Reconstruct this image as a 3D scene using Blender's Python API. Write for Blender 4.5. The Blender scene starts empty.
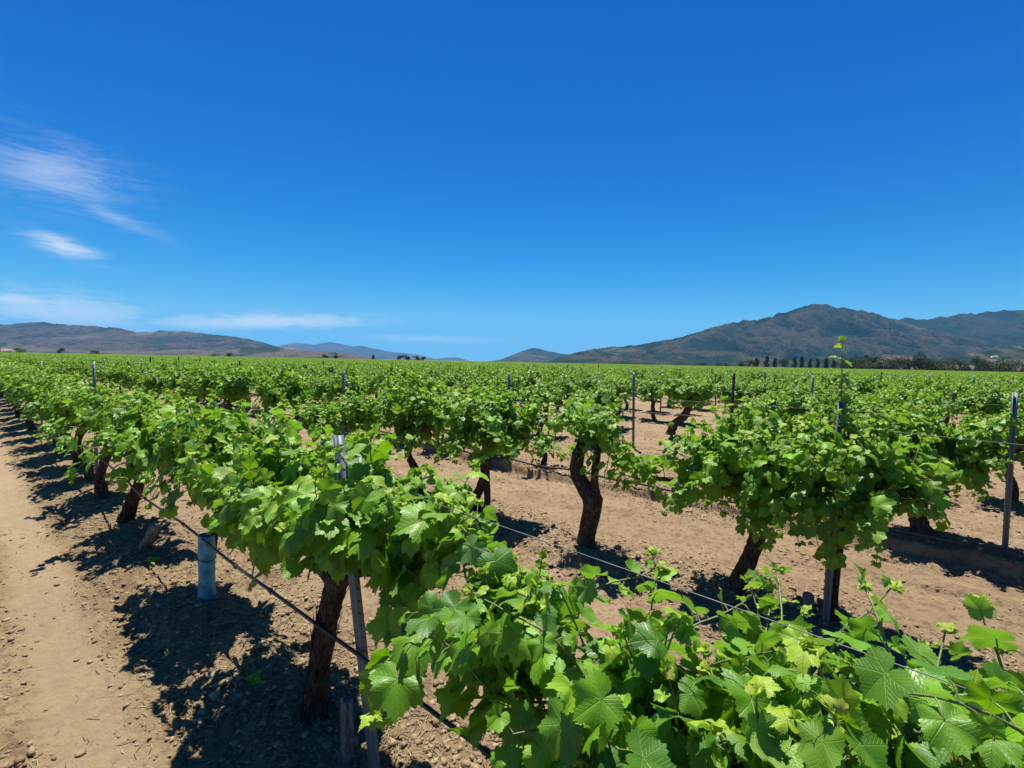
import bpy, math, random
import numpy as np
from mathutils import Vector, Matrix

C = bpy.context.scene
COL = C.collection
R = math.radians

# ------------------------------------------------------------------ camera
CAM_H = 1.7
F_PX = 490.0
cam_d = bpy.data.cameras.new('camera')
cam = bpy.data.objects.new('camera', cam_d)
COL.objects.link(cam)
cam_d.sensor_width = 36.0
cam_d.lens = 36.0 * F_PX / 1024.0
cam_d.clip_start = 0.02
cam_d.clip_end = 90000
PITCH = math.atan(22.2 / F_PX)
ROLL = math.atan(0.0195)
cam.matrix_world = (Matrix.Translation((0, 0, CAM_H)) @ Matrix.Rotation(R(90) - PITCH, 4, 'X')
                    @ Matrix.Rotation(ROLL, 4, 'Z'))
C.camera = cam

# ------------------------------------------------------------------ light
SUN_EL = R(74)
SH = Vector((0.12, -1.0)).normalized()          # direction the shadows fall on the ground
SUN_AZ = math.atan2(-SH.x, -SH.y)               # clockwise from +Y
sun_dir = Vector((math.sin(SUN_AZ) * math.cos(SUN_EL), math.cos(SUN_AZ) * math.cos(SUN_EL), math.sin(SUN_EL)))
sl = bpy.data.lights.new('sun', 'SUN')
sl.energy = 5.0
sl.angle = R(0.53)
sl.color = (1.0, 0.955, 0.88)
so = bpy.data.objects.new('sun', sl)
COL.objects.link(so)
so.rotation_euler = (-sun_dir).to_track_quat('-Z', 'Y').to_euler()

C.view_settings.view_transform = 'Standard'
C.view_settings.look = 'None'
C.view_settings.exposure = 0.97
C.view_settings.gamma = 1.0
C.render.film_transparent = False
C.cycles.use_denoising = True
C.cycles.max_bounces = 8
C.cycles.diffuse_bounces = 3
C.cycles.transmission_bounces = 4
C.cycles.transparent_max_bounces = 6
C.cycles.volume_bounces = 0
C.cycles.sample_clamp_indirect = 6.0


class NT:
    """tiny node helper"""
    def __init__(self, tree):
        self.t = tree
        tree.nodes.clear()

    def n(self, kind, **kw):
        nd = self.t.nodes.new(kind)
        for k, v in kw.items():
            setattr(nd, k, v)
        return nd

    def put(self, sock, v):
        if hasattr(v, 'is_linked'):
            self.t.links.new(v, sock)
        elif v is not None:
            sock.default_value = v

    def m(self, op, a, b=None, c=None, clamp=False):
        nd = self.n('ShaderNodeMath', operation=op, use_clamp=clamp)
        for i, v in enumerate((a, b, c)):
            if v is not None:
                self.put(nd.inputs[i], v)
        return nd.outputs[0]

    def mix(self, f, a, b, mode='MIX'):
        nd = self.n('ShaderNodeMix', data_type='RGBA', blend_type=mode)
        self.put(nd.inputs[0], f)
        for i, v in ((6, a), (7, b)):
            if isinstance(v, tuple) and len(v) == 3:
                v = v + (1,)
            self.put(nd.inputs[i], v)
        return nd.outputs[2]

    def noise(self, vec, scale, detail=4, rough=0.55, dist=0.0):
        nd = self.n('ShaderNodeTexNoise')
        if vec is not None:
            self.put(nd.inputs['Vector'], vec)
        nd.inputs['Scale'].default_value = scale
        nd.inputs['Detail'].default_value = detail
        nd.inputs['Roughness'].default_value = rough
        nd.inputs['Distortion'].default_value = dist
        return nd.outputs['Fac']

    def ramp(self, f, lo, hi, a=0.0, b=1.0, smooth=True):
        nd = self.n('ShaderNodeMapRange')
        nd.interpolation_type = 'SMOOTHSTEP' if smooth else 'LINEAR'
        self.put(nd.inputs[0], f)
        for i, v in ((1, lo), (2, hi), (3, a), (4, b)):
            nd.inputs[i].default_value = v
        return nd.outputs[0]

    def mapping(self, vec, scale=(1, 1, 1), rot=(0, 0, 0), loc=(0, 0, 0)):
        nd = self.n('ShaderNodeMapping')
        self.put(nd.inputs[0], vec)
        nd.inputs['Location'].default_value = loc
        nd.inputs['Rotation'].default_value = rot
        nd.inputs['Scale'].default_value = scale
        return nd.outputs[0]

    def bump(self, h, strength, dist, normal=None):
        nd = self.n('ShaderNodeBump')
        nd.inputs['Strength'].default_value = strength
        nd.inputs['Distance'].default_value = dist
        self.put(nd.inputs['Height'], h)
        if normal is not None:
            self.put(nd.inputs['Normal'], normal)
        return nd.outputs[0]

    def pbsdf(self, col, rough=0.8, spec=0.3, normal=None, metal=0.0):
        nd = self.n('ShaderNodeBsdfPrincipled')
        if isinstance(col, tuple) and len(col) == 3:
            col = col + (1,)
        self.put(nd.inputs['Base Color'], col)
        self.put(nd.inputs['Roughness'], rough)
        self.put(nd.inputs['Specular IOR Level'], spec)
        self.put(nd.inputs['Metallic'], metal)
        if normal is not None:
            self.put(nd.inputs['Normal'], normal)
        return nd.outputs[0]

    def out(self, s, kind='ShaderNodeOutputMaterial', slot=0):
        o = self.n(kind)
        self.t.links.new(s, o.inputs[slot])


def new_mat(name):
    m = bpy.data.materials.new(name)
    m.use_nodes = True
    return m, NT(m.node_tree)


# sky: Nishita, deepened the way the dry air of the place shows it, and thin cirrus at infinity
def px_dir(x, y):
    """pixel of the photo -> azimuth, elevation (used once, to find where things stand)"""
    v = cam.matrix_world.to_3x3() @ Vector(((x - 512) / F_PX, -(y - 384) / F_PX, -1))
    v.normalize()
    return math.atan2(v.x, v.y), math.asin(v.z)


world = bpy.data.worlds.new('World')
C.world = world
world.use_nodes = True
w = NT(world.node_tree)
sky = w.n('ShaderNodeTexSky', sky_type='NISHITA')
sky.sun_disc = False
sky.sun_elevation = SUN_EL
sky.sun_rotation = SUN_AZ
sky.altitude = 300
sky.air_density = 1.0
sky.dust_density = 0.3
sky.ozone_density = 3.0
tc0 = w.n('ShaderNodeTexCoord').outputs['Generated']
sp0 = w.n('ShaderNodeSeparateXYZ')
w.put(sp0.inputs[0], tc0)
cb0 = w.n('ShaderNodeCombineXYZ')
w.put(cb0.inputs[0], sp0.outputs[0])
w.put(cb0.inputs[1], sp0.outputs[1])
w.put(cb0.inputs[2], w.m('MAXIMUM', sp0.outputs[2], 0.085))
w.put(sky.inputs[0], cb0.outputs[0])
hs = w.n('ShaderNodeHueSaturation')
hs.inputs['Hue'].default_value = 0.497
hs.inputs['Saturation'].default_value = 1.28
SKY_S = 0.12746
hs.inputs['Value'].default_value = 1.0
w.put(hs.inputs['Color'], sky.outputs[0])
sc_ = w.n('ShaderNodeSeparateColor')
w.put(sc_.inputs[0], hs.outputs[0])
cc_ = w.n('ShaderNodeCombineColor')
for i_, (k_, g_) in enumerate(((1.15, 2.75), (0.76, 1.3), (0.94, 1.0))):
    w.put(cc_.inputs[i_], w.m('MULTIPLY', w.m('POWER', w.m('MULTIPLY', sc_.outputs[i_], SKY_S), g_), k_ / SKY_S))
tc = w.n('ShaderNodeTexCoord').outputs['Generated']
sep = w.n('ShaderNodeSeparateXYZ')
w.put(sep.inputs[0], tc)
az = w.m('ARCTAN2', sep.outputs[0], sep.outputs[1])
el = w.m('ARCSINE', sep.outputs[2])
uv = w.n('ShaderNodeCombineXYZ')
w.put(uv.inputs[0], az)
w.put(uv.inputs[1], el)
uvv = uv.outputs[0]
wisps = w.noise(w.mapping(uvv, (6, 30, 1), (0, 0, R(6))), 1.5, 12, 0.78, 0.5)
puffs = w.noise(w.mapping(uvv, (14, 50, 1)), 1.3, 12, 0.74, 0.3)


def cloud(x, y, wx, wy, tilt, amp, tex, lo, hi):
    a0, e0 = px_dir(x, y)
    kx, ky = wx / F_PX * math.cos(a0) ** 2, wy / F_PX * math.cos(a0)
    dx = w.m('SUBTRACT', az, a0)
    dy = w.m('SUBTRACT', w.m('SUBTRACT', el, e0), w.m('MULTIPLY', dx, tilt))
    q = w.m('ADD', w.m('POWER', w.m('ABSOLUTE', w.m('DIVIDE', dx, kx)), 2), w.m('POWER', w.m('ABSOLUTE', w.m('DIVIDE', dy, ky)), 2))
    g = w.m('EXPONENT', w.m('MULTIPLY', q, -1))
    tx = w.ramp(w.m('ADD', tex, w.m('MULTIPLY', g, 0.22)), lo, hi)
    return w.m('MULTIPLY', w.m('MULTIPLY', g, tx), amp)


cl = [cloud(50, 172, 95, 34, -0.06, 0.42, wisps, 0.46, 0.86),
      cloud(64, 246, 40, 11, -0.22, 0.72, wisps, 0.46, 0.74),
      cloud(110, 215, 60, 10, -0.30, 0.30, wisps, 0.46, 0.85),
      cloud(60, 312, 120, 20, -0.05, 0.62, puffs, 0.47, 0.70),
      cloud(262, 322, 115, 8, 0.06, 0.80, puffs, 0.46, 0.66),
      cloud(430, 339, 80, 4, 0.0, 0.35, puffs, 0.40, 0.75),
      cloud(18, 300, 60, 7, -0.05, 0.7, puffs, 0.38, 0.70)]
tot = cl[0]
for c_ in cl[1:]:
    tot = w.m('MAXIMUM', tot, c_)
low_ = w.m('EXPONENT', w.m('MULTIPLY', w.m('MAXIMUM', sep.outputs[2], 0.0), -14.0))
base_ = w.mix(w.m('MULTIPLY', low_, 0.8), cc_.outputs[0], (1.95, 5.1, 7.2))
skyc = w.mix(tot, base_, (7.0, 7.5, 7.8))
bg = w.n('ShaderNodeBackground')
w.put(bg.inputs[0], skyc)
bg.inputs[1].default_value = 0.065
w.out(bg.outputs[0], 'ShaderNodeOutputWorld')

# ------------------------------------------------------------------ helpers


def mk_mesh(name, verts, faces, mat=None, smooth=True, attrs=None):
    """verts (N,3), faces (M,k) array"""
    verts = np.asarray(verts, dtype=np.float32)
    faces = np.asarray(faces, dtype=np.int32)
    me = bpy.data.meshes.new(name)
    me.vertices.add(len(verts))
    me.vertices.foreach_set('co', verts.ravel())
    k = faces.shape[1]
    me.loops.add(faces.size)
    me.loops.foreach_set('vertex_index', faces.ravel())
    me.polygons.add(len(faces))
    me.polygons.foreach_set('loop_start', np.arange(0, faces.size, k, dtype=np.int32))
    me.polygons.foreach_set('loop_total', np.full(len(faces), k, dtype=np.int32))
    if smooth:
        me.polygons.foreach_set('use_smooth', np.ones(len(faces), dtype=bool))
    for an, (kind, arr) in (attrs or {}).items():
        at = me.attributes.new(an, kind, 'POINT')
        at.data.foreach_set('vector' if kind == 'FLOAT_VECTOR' else 'value', np.asarray(arr, dtype=np.float32).ravel())
    me.update(calc_edges=True)
    me.validate()
    if mat:
        me.materials.append(mat)
    return me


def obj(name, me, parent=None, loc=None, rotz=None):
    o = bpy.data.objects.new(name, me)
    COL.objects.link(o)
    if parent:
        o.parent = parent
    if loc is not None:
        o.location = loc
    if rotz is not None:
        o.rotation_euler = (0, 0, rotz)
    return o


def tag(o, label=None, cat=None, group=None, kind=None):
    for k, v in (('label', label), ('category', cat), ('group', group), ('kind', kind)):
        if v:
            o[k] = v
    return o


def _hash(i, seed):
    i = (i * np.uint64(0x9E3779B97F4A7C15) + np.uint64(seed * 7919 + 12345)) & np.uint64(0xFFFFFFFFFFFFFFFF)
    i ^= i >> np.uint64(30)
    i = i * np.uint64(0xBF58476D1CE4E5B9)
    i ^= i >> np.uint64(27)
    i = i * np.uint64(0x94D049BB133111EB)
    i ^= i >> np.uint64(31)
    return (i >> np.uint64(11)).astype(np.float64) / float(1 << 53)


def vnoise(x, y, z=None, seed=0):
    x = np.asarray(x, dtype=np.float64)
    y = np.asarray(y, dtype=np.float64)
    z = np.zeros_like(x) if z is None else np.asarray(z, dtype=np.float64)
    xi, yi, zi = np.floor(x).astype(np.int64), np.floor(y).astype(np.int64), np.floor(z).astype(np.int64)
    fx, fy, fz = x - xi, y - yi, z - zi
    sx, sy, sz = (f * f * (3 - 2 * f) for f in (fx, fy, fz))
    r = 0
    with np.errstate(over='ignore'):
        for dx in (0, 1):
            for dy in (0, 1):
                for dz in (0, 1):
                    h = _hash(((xi + dx + 50000) * 73856093 ^ (yi + dy + 50000) * 19349663 ^ (zi + dz + 50000) * 83492791).astype(np.uint64), seed)
                    r = r + h * (sx if dx else 1 - sx) * (sy if dy else 1 - sy) * (sz if dz else 1 - sz)
    return r * 2 - 1


def fbm(x, y, z=None, octv=4, seed=0, rough=0.5):
    a, r, s = 1.0, 0, 0
    for i in range(octv):
        k = 2.03 ** i
        r = r + a * vnoise(np.asarray(x) * k, np.asarray(y) * k, None if z is None else np.asarray(z) * k, seed + i * 17)
        s += a
        a *= rough
    return r / s


# ------------------------------------------------------------------ the frame of the vineyard: d across the rows, t along them
PHI = math.atan(552 / F_PX)
SN, CS = math.sin(PHI), math.cos(PHI)
NV = np.array([CS, SN])
UV_ = np.array([-SN, CS])
ROT = math.atan2(CS, -SN)
ROWS = [1.10, 3.83, 6.41] + [9.0 + 2.6 * i for i in range(170)]


def W(d, t, z=0.0):
    return (d * CS - t * SN, d * SN + t * CS, z)


def inv(x, y):
    return x * CS + y * SN, -x * SN + y * CS


def G(d, t):
    """ground height"""
    d = np.asarray(d, dtype=np.float64)
    t = np.asarray(t, dtype=np.float64)
    near = np.clip(1.2 - np.hypot(d, t) / 60.0, 0.0, 1.0)
    h = np.zeros_like(d)
    q = np.where(d < 0.0, 5.0, np.where(d < 2.4, d - 1.10, np.where(d < 5.1, d - 3.83, np.where(d < 7.7, d - 6.41, (d - 9.0 + 1.3) % 2.6 - 1.3))))
    berm = np.exp(-(q / 0.30) ** 2)
    berm = np.where((d > 5.1) & (d < 7.7), np.exp(-(q / 0.36) ** 4), berm)
    h += -0.06 + 0.06 * berm * (1 + 0.25 * vnoise(d * 1.2, t * 1.2, seed=3))
    edge = 6.17 + 0.05 * vnoise(t * 1.1, t * 0, seed=8) + 0.02 * vnoise(t * 7, t * 0, seed=9)
    h -= 0.10 * np.clip((d - 5.35) / 0.55, 0, 1) ** 1.5 * np.clip((edge - d) / 0.035, 0, 1)
    rut = np.exp(-((d - 0.36) / 0.16) ** 4) + np.exp(-((np.abs(q) - 0.85) / 0.22) ** 4) * 0.7 * (d > 1.2)
    rough = np.clip(1 - 0.85 * rut, 0.12, 1) * near
    h -= 0.018 * rut
    h += 0.030 * fbm(d * 1.1, t * 0.7, octv=3, seed=5)* near
    h += 0.034 * rough * fbm(d * 5.5, t * 3.6, octv=4, seed=11, rough=0.6)
    h += 0.026 * rough * np.abs(fbm(d * 17, t * 13, octv=3, seed=21, rough=0.65)) * (0.5 + berm)
    h += 0.012 * rough * vnoise(d * 29, t * 25, seed=33)
    h += 0.030 * rough * vnoise(d * 7, t * 1.4, seed=31)
    return h


def Gs(d, t):
    return float(G(np.array([d]), np.array([t]))[0])


# ------------------------------------------------------------------ materials
def mat_soil():
    m, n = new_mat('soil')
    co = n.n('ShaderNodeTexCoord').outputs['Object']
    big = n.noise(co, 0.35, 4)
    mid = n.noise(co, 2.2, 5, 0.6)
    fine = n.noise(co, 18, 6, 0.65)
    grit = n.noise(co, 60, 6, 0.8)
    st = n.noise(n.mapping(n.mapping(co, rot=(0, 0, -ROT)), (2.2, 14, 1)), 1.4, 5, 0.6, 0.4)
    c = n.mix(n.ramp(big, 0.35, 0.68), (0.222, 0.160, 0.083), (0.266, 0.199, 0.107))
    c = n.mix(n.ramp(mid, 0.42, 0.72), c, (0.171, 0.114, 0.060))
    c = n.mix(n.ramp(st, 0.50, 0.75, 0, 0.55), c, (0.285, 0.215, 0.119))
    c = n.mix(n.ramp(fine, 0.49, 0.61, 0, 0.7), c, (0.127, 0.082, 0.043))
    c = n.mix(n.ramp(grit, 0.60, 0.70, 0, 0.6), c, (0.329, 0.268, 0.167))
    c = n.mix(n.ramp(grit, 0.42, 0.34, 0, 0.5), c, (0.108, 0.072, 0.042))
    sp = n.n('ShaderNodeSeparateXYZ')
    n.put(sp.inputs[0], co)
    dd_ = n.m('ADD', n.m('MULTIPLY', sp.outputs[0], CS), n.m('MULTIPLY', sp.outputs[1], SN))
    c = n.mix(n.ramp(dd_, 0.7, 1.9), c, n.mix(1.0, c, (1.06, 1.03, 1.14), 'MULTIPLY'))
    rt = n.m('MULTIPLY', n.ramp(dd_, 0.14, 0.28), n.ramp(dd_, 0.62, 0.46))
    c = n.mix(n.m('MULTIPLY', rt, 0.6), c, (0.30, 0.225, 0.135))
    h = n.m('ADD', n.m('MULTIPLY', fine, 0.8), n.m('MULTIPLY', grit, 0.35))
    b = n.bump(h, 1.0, 0.035)
    n.out(n.pbsdf(c, 0.95, 0.12, b))
    return m


def mat_clod():
    m, n = new_mat('dry_clod')
    co = n.n('ShaderNodeTexCoord').outputs['Object']
    r = n.n('ShaderNodeAttribute', attribute_name='rnd').outputs['Fac']
    c = n.mix(r, (0.171, 0.114, 0.062), (0.317, 0.242, 0.149))
    c = n.mix(n.ramp(n.noise(co, 60, 4), 0.5, 0.7, 0, 0.5), c, (0.139, 0.095, 0.054))
    n.out(n.pbsdf(c, 0.95, 0.1, n.bump(n.noise(co, 140, 3), 0.5, 0.004)))
    return m


def mat_straw():
    m, n = new_mat('dry_straw')
    r = n.n('ShaderNodeAttribute', attribute_name='rnd').outputs['Fac']
    c = n.mix(r, (0.063, 0.042, 0.027), (0.304, 0.242, 0.137))
    n.out(n.pbsdf(c, 0.85, 0.2))
    return m


def mat_leaf():
    m, n = new_mat('vine_leaf')
    lv = n.n('ShaderNodeAttribute', attribute_name='luv').outputs['Vector']
    s = n.n('ShaderNodeSeparateXYZ')
    n.put(s.inputs[0], lv)
    x, y, age = s.outputs
    rnd = n.n('ShaderNodeAttribute', attribute_name='rnd').outputs['Fac']
    ax = n.m('ABSOLUTE', x)
    al = n.m('ARCTAN2', ax, y)
    r = n.m('SQRT', n.m('ADD', n.m('MULTIPLY', x, x), n.m('MULTIPLY', y, y)))
    d = None
    for a in (0, 50, 106):
        da = n.m('SUBTRACT', al, R(a))
        di = n.m('MULTIPLY', r, n.m('ABSOLUTE', n.m('SINE', n.m('MINIMUM', n.m('ABSOLUTE', da), R(89)))))
        d = di if d is None else n.m('MINIMUM', d, di)
    along = n.m('SQRT', n.m('MAXIMUM', n.m('SUBTRACT', n.m('MULTIPLY', r, r), n.m('MULTIPLY', d, d)), 0.0))
    v1 = n.ramp(d, 0.004, 0.024, 1, 0)
    ph = n.m('ABSOLUTE', n.m('SUBTRACT', n.m('FRACT', n.m('MULTIPLY', n.m('SUBTRACT', along, n.m('MULTIPLY', d, 1.05)), 7.5)), 0.5))
    v2 = n.ramp(ph, 0.36, 0.5, 0, 1)
    v2 = n.m('MULTIPLY', v2, n.ramp(d, 0.0, 0.05))
    vein = n.m('MAXIMUM', v1, n.m('MULTIPLY', v2, 0.55))
    base = n.mix(rnd, (0.030, 0.115, 0.005), (0.190, 0.390, 0.010))
    oi = n.n('ShaderNodeObjectInfo').outputs['Random']
    base = n.mix(n.ramp(oi, 0.0, 1.0, 0.0, 0.45), base, (0.120, 0.240, 0.007))
    base = n.mix(n.ramp(age, 0.25, 0.95), base, (0.30, 0.42, 0.022))
    red = n.m('MULTIPLY', n.ramp(age, 0.86, 1.0), n.ramp(rnd, 0.55, 0.9))
    base = n.mix(n.m('MULTIPLY', red, 0.55), base, (0.30, 0.24, 0.06))
    base = n.mix(n.m('MULTIPLY', vein, 0.38), base, (0.17, 0.30, 0.05))
    geo = n.n('ShaderNodeNewGeometry')
    back = n.mix(n.m('MULTIPLY', geo.outputs['Backfacing'], 0.45), base, (0.15, 0.23, 0.10))
    co = n.n('ShaderNodeTexCoord').outputs['Object']
    blot = n.noise(co, 26, 3)
    back = n.mix(n.ramp(blot, 0.56, 0.76, 0, 0.35), back, (0.11, 0.19, 0.025))
    h = n.m('ADD', n.m('MULTIPLY', vein, -1.0), n.m('MULTIPLY', n.noise(lv, 14, 3), 0.6))
    b = n.bump(h, 0.42, 0.003)
    rough = n.ramp(blot, 0.3, 0.7, 0.38, 0.55)
    p = n.pbsdf(back, rough, 0.42, b)
    tr = n.n('ShaderNodeBsdfTranslucent')
    tcol = n.mix(0.5, back, (0.38, 0.78, 0.004))
    n.put(tr.inputs[0], tcol)
    n.put(tr.inputs[1], b)
    mx = n.n('ShaderNodeMixShader')
    mx.inputs[0].default_value = 0.32
    n.t.links.new(p, mx.inputs[1])
    n.t.links.new(tr.outputs[0], mx.inputs[2])
    n.out(mx.outputs[0])
    return m


def mat_cane():
    m, n = new_mat('green_shoot')
    r = n.n('ShaderNodeAttribute', attribute_name='rnd').outputs['Fac']
    co = n.n('ShaderNodeTexCoord').outputs['Object']
    c = n.mix(r, (0.12, 0.065, 0.04), (0.13, 0.22, 0.05))
    c = n.mix(n.ramp(n.noise(co, 30, 2), 0.45, 0.65, 0, 0.5), c, (0.17, 0.10, 0.05))
    n.out(n.pbsdf(c, 0.55, 0.4))
    return m


def mat_bark(name, a, b, c_, grey=0.35):
    m, n = new_mat(name)
    co = n.n('ShaderNodeTexCoord').outputs['Object']
    st = n.noise(n.mapping(co, (1, 1, 0.24)), 70, 8, 0.75, 1.2)
    blot = n.noise(co, 9, 4)
    c = n.mix(n.ramp(st, 0.42, 0.60), a, b)
    c = n.mix(n.m('MULTIPLY', n.ramp(blot, 0.48, 0.66), grey), c, c_)
    bm_ = n.bump(st, 1.0, 0.03)
    n.out(n.pbsdf(c, 0.92, 0.12, bm_))
    return m


def mat_steel():
    m, n = new_mat('galvanised_steel')
    co = n.n('ShaderNodeTexCoord').outputs['Object']
    sp = n.noise(n.mapping(co, (1, 1, 0.3)), 38, 5)
    c = n.mix(sp, (0.075, 0.095, 0.108), (0.19, 0.225, 0.25))
    n.out(n.pbsdf(c, n.ramp(sp, 0.3, 0.7, 0.45, 0.65), 0.5, n.bump(sp, 0.2, 0.002), 0.35))
    return m


def mat_plain(name, col, rough=0.6, spec=0.3, var=0.25, scale=20, metal=0.0):
    m, n = new_mat(name)
    co = n.n('ShaderNodeTexCoord').outputs['Object']
    f = n.noise(co, scale, 4)
    lo = tuple(c * (1 - var) for c in col)
    hi = tuple(min(1, c * (1 + var)) for c in col)
    n.out(n.pbsdf(n.mix(n.ramp(f, 0.35, 0.65), lo, hi), rough, spec, n.bump(f, 0.15, 0.003), metal))
    return m


def mat_hill(name, soil, scrub, dense, scale=1.0, pale=(0.26, 0.20, 0.14), pale_amt=0.5):
    m, n = new_mat(name)
    co = n.mapping(n.n('ShaderNodeTexCoord').outputs['Object'], (1, 0.4, 1))
    big = n.noise(co, 0.0011 * scale, 5, 0.6)
    mid = n.noise(co, 0.006 * scale, 6, 0.65)
    spk = n.noise(co, 0.045 * scale, 4, 0.7)
    f = n.m('ADD', n.m('MULTIPLY', mid, 0.55), n.m('MULTIPLY', spk, 0.45))
    gu = n.n('ShaderNodeAttribute', attribute_name='gully_shade').outputs['Fac']
    f = n.m('ADD', f, n.m('MULTIPLY', n.m('SUBTRACT', 0.32, gu), 0.55))  # scrub colour gathers in the gullies, painting in shade so the folds read
    c = n.mix(n.ramp(f, dense - 0.07, dense + 0.07), scrub, soil)
    sc = tuple(v * 0.62 for v in scrub)
    c = n.mix(n.ramp(spk, 0.52, 0.40, 0, 0.7), c, sc)
    pz = n.n('ShaderNodeSeparateXYZ')
    n.put(pz.inputs[0], co)
    pat = n.m('MULTIPLY', n.ramp(big, 0.54, 0.64), n.ramp(mid, 0.42, 0.58))
    c = n.mix(n.m('MULTIPLY', pat, pale_amt), c, pale)
    n.out(n.pbsdf(c, 1.0, 0.0, n.bump(spk, 1.0, 14.0)))
    return m


M_SOIL, M_CLOD, M_STRAW, M_LEAF, M_CANE = mat_soil(), mat_clod(), mat_straw(), mat_leaf(), mat_cane()
M_BARK = mat_bark('vine_bark', (0.024, 0.017, 0.013), (0.155, 0.108, 0.078), (0.24, 0.19, 0.155))
M_GREYWOOD = mat_bark('weathered_wood', (0.13, 0.12, 0.11), (0.36, 0.34, 0.32), (0.42, 0.40, 0.38))
M_STEEL = mat_steel()
M_WIRE = mat_plain('wire_steel', (0.16, 0.16, 0.165), 0.6, 0.4, metal=0.5)
M_HOSE = mat_plain('black_polythene', (0.016, 0.016, 0.018), 0.42, 0.4)
M_BLUE = mat_plain('blue_plastic', (0.055, 0.25, 0.33), 0.45, 0.4, 0.3, 14)

# ------------------------------------------------------------------ ground


def graded(lo, hi, fine_lo, fine_hi, step, grow=1.09):
    mid = list(np.arange(fine_lo, fine_hi, step))
    up, s, v = [], step, fine_hi
    while v < hi:
        up.append(v)
        s = min(s * grow, hi)
        v += s
    up.append(hi)
    dn, s, v = [], step, fine_lo
    while v > lo:
        s = s * grow
        v -= s
        dn.append(max(v, lo))
    return np.array(sorted(set(dn)) + mid + up)


dd = graded(-42000, 42000, -0.9, 7.6, 0.024, 1.045)
tt = graded(-42000, 42000, -0.6, 8.5, 0.028, 1.045)
DD, TT = np.meshgrid(dd, tt, indexing='ij')
HH = G(DD, TT)
gx, gy = DD * CS - TT * SN, DD * SN + TT * CS
gv = np.stack([gx.ravel(), gy.ravel(), HH.ravel()], 1)
nd_, nt_ = len(dd), len(tt)
ii = (np.arange(nd_ - 1)[:, None] * nt_ + np.arange(nt_ - 1)[None, :]).ravel()
gf = np.stack([ii, ii + nt_, ii + nt_ + 1, ii + 1], 1)
tag(obj('ground', mk_mesh('ground', gv, gf, M_SOIL)), kind='structure')

# ------------------------------------------------------------------ hills


def yh(x):
    return 361.8 + 0.0195 * (x - 512)


def hill(name, D, sil, mat, depth=0.4, spur=0.55, seed=1, nx=520, nv=90, freq=1.0, foot=-6.0, jag=0.045):
    px = np.array([p[0] for p in sil], float)
    py = np.array([p[1] for p in sil], float)
    xs = np.linspace(px[0], px[-1], nx)
    e = np.interp(xs, px, yh(px) - py)
    k = np.ones(5) / 5
    e = np.convolve(np.pad(e, 2, mode='edge'), k, 'valid')
    H = np.maximum(e, 0) / F_PX * D
    Xr = D * (xs - 512) / F_PX
    H = H * (1 + jag * fbm(Xr / (D * 0.012), Xr * 0, octv=4, seed=seed + 9))
    vs = np.concatenate([np.linspace(-0.35, 0, 14, endpoint=False), np.linspace(0, 1, nv)])
    XX, VV = np.meshgrid(Xr, vs, indexing='ij')
    HHt = np.repeat(H[:, None], len(vs), 1)
    Y = D - np.where(VV > 0, VV * depth * D, VV * depth * D * 1.2)
    prof = np.where(VV >= 0, (1 - np.clip(VV, 0, 1)) ** 1.25, 1 - (np.clip(-VV, 0, .35) / .35) ** 1.3)
    sc = D * 0.075 / freq
    ws = XX / sc + 0.9 * fbm(XX / sc * 0.7, Y / sc * 0.8, octv=3, seed=seed)
    rg = 1 - np.abs(vnoise(ws, Y / sc * 0.25, seed=seed + 3)) * 2
    rg2 = 1 - np.abs(vnoise(ws * 2.7 + 5, Y / sc * 0.9, seed=seed + 5)) * 2
    Vc = np.clip(VV, 0, 1)
    mod = 1 + 2.1 * spur * (Vc ** 0.7) * (1 - Vc * 0.4) * (0.65 * (rg - 1) * 0.6 + 0.28 * (rg2 - 1) * 0.5)
    gully_shade = np.clip(0.5 - 0.33 * rg - 0.22 * rg2, 0, 1)
    Z = HHt * prof * mod + 0.05 * HHt * Vc * (1 - Vc) * fbm(XX / sc * 5, Y / sc * 5, octv=4, seed=seed + 7)
    Z = np.where(VV >= 0, Z, HHt * prof)
    Z += foot * np.clip(VV * 6 - 5, 0, 1)
    # real perspective: keep the ridge where it stands
    v = np.stack([XX.ravel(), Y.ravel(), Z.ravel() + np.where(VV.ravel() < 0.95, 0, 0) + CAM_H * prof.ravel()], 1)
    n2 = len(vs)
    i = (np.arange(nx - 1)[:, None] * n2 + np.arange(n2 - 1)[None, :]).ravel()
    f = np.stack([i, i + 1, i + n2 + 1, i + n2], 1)
    o = tag(obj(name, mk_mesh(name, v, f, mat, True, {'gully_shade': ('FLOAT', gully_shade.ravel())})), kind='structure')
    return o


M_HL = mat_hill('hill_scrub_left', (0.070, 0.049, 0.036), (0.026, 0.029, 0.017), 0.50, 0.8, (0.156, 0.120, 0.078), 0.75)
M_HB = mat_hill('hill_far', (0.057, 0.047, 0.039), (0.031, 0.034, 0.023), 0.5, 0.5)
M_HR = mat_hill('hill_scrub_right', (0.052, 0.046, 0.029), (0.014, 0.023, 0.012), 0.54, 1.5, (0.105, 0.082, 0.050), 0.5)
M_HR2 = mat_hill('hill_wooded', (0.029, 0.030, 0.020), (0.015, 0.021, 0.011), 0.56, 1.3, (0.052, 0.047, 0.031), 0.3)
M_KN = mat_hill('bare_knoll', (0.177, 0.127, 0.088), (0.052, 0.052, 0.026), 0.40, 4.0)

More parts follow.
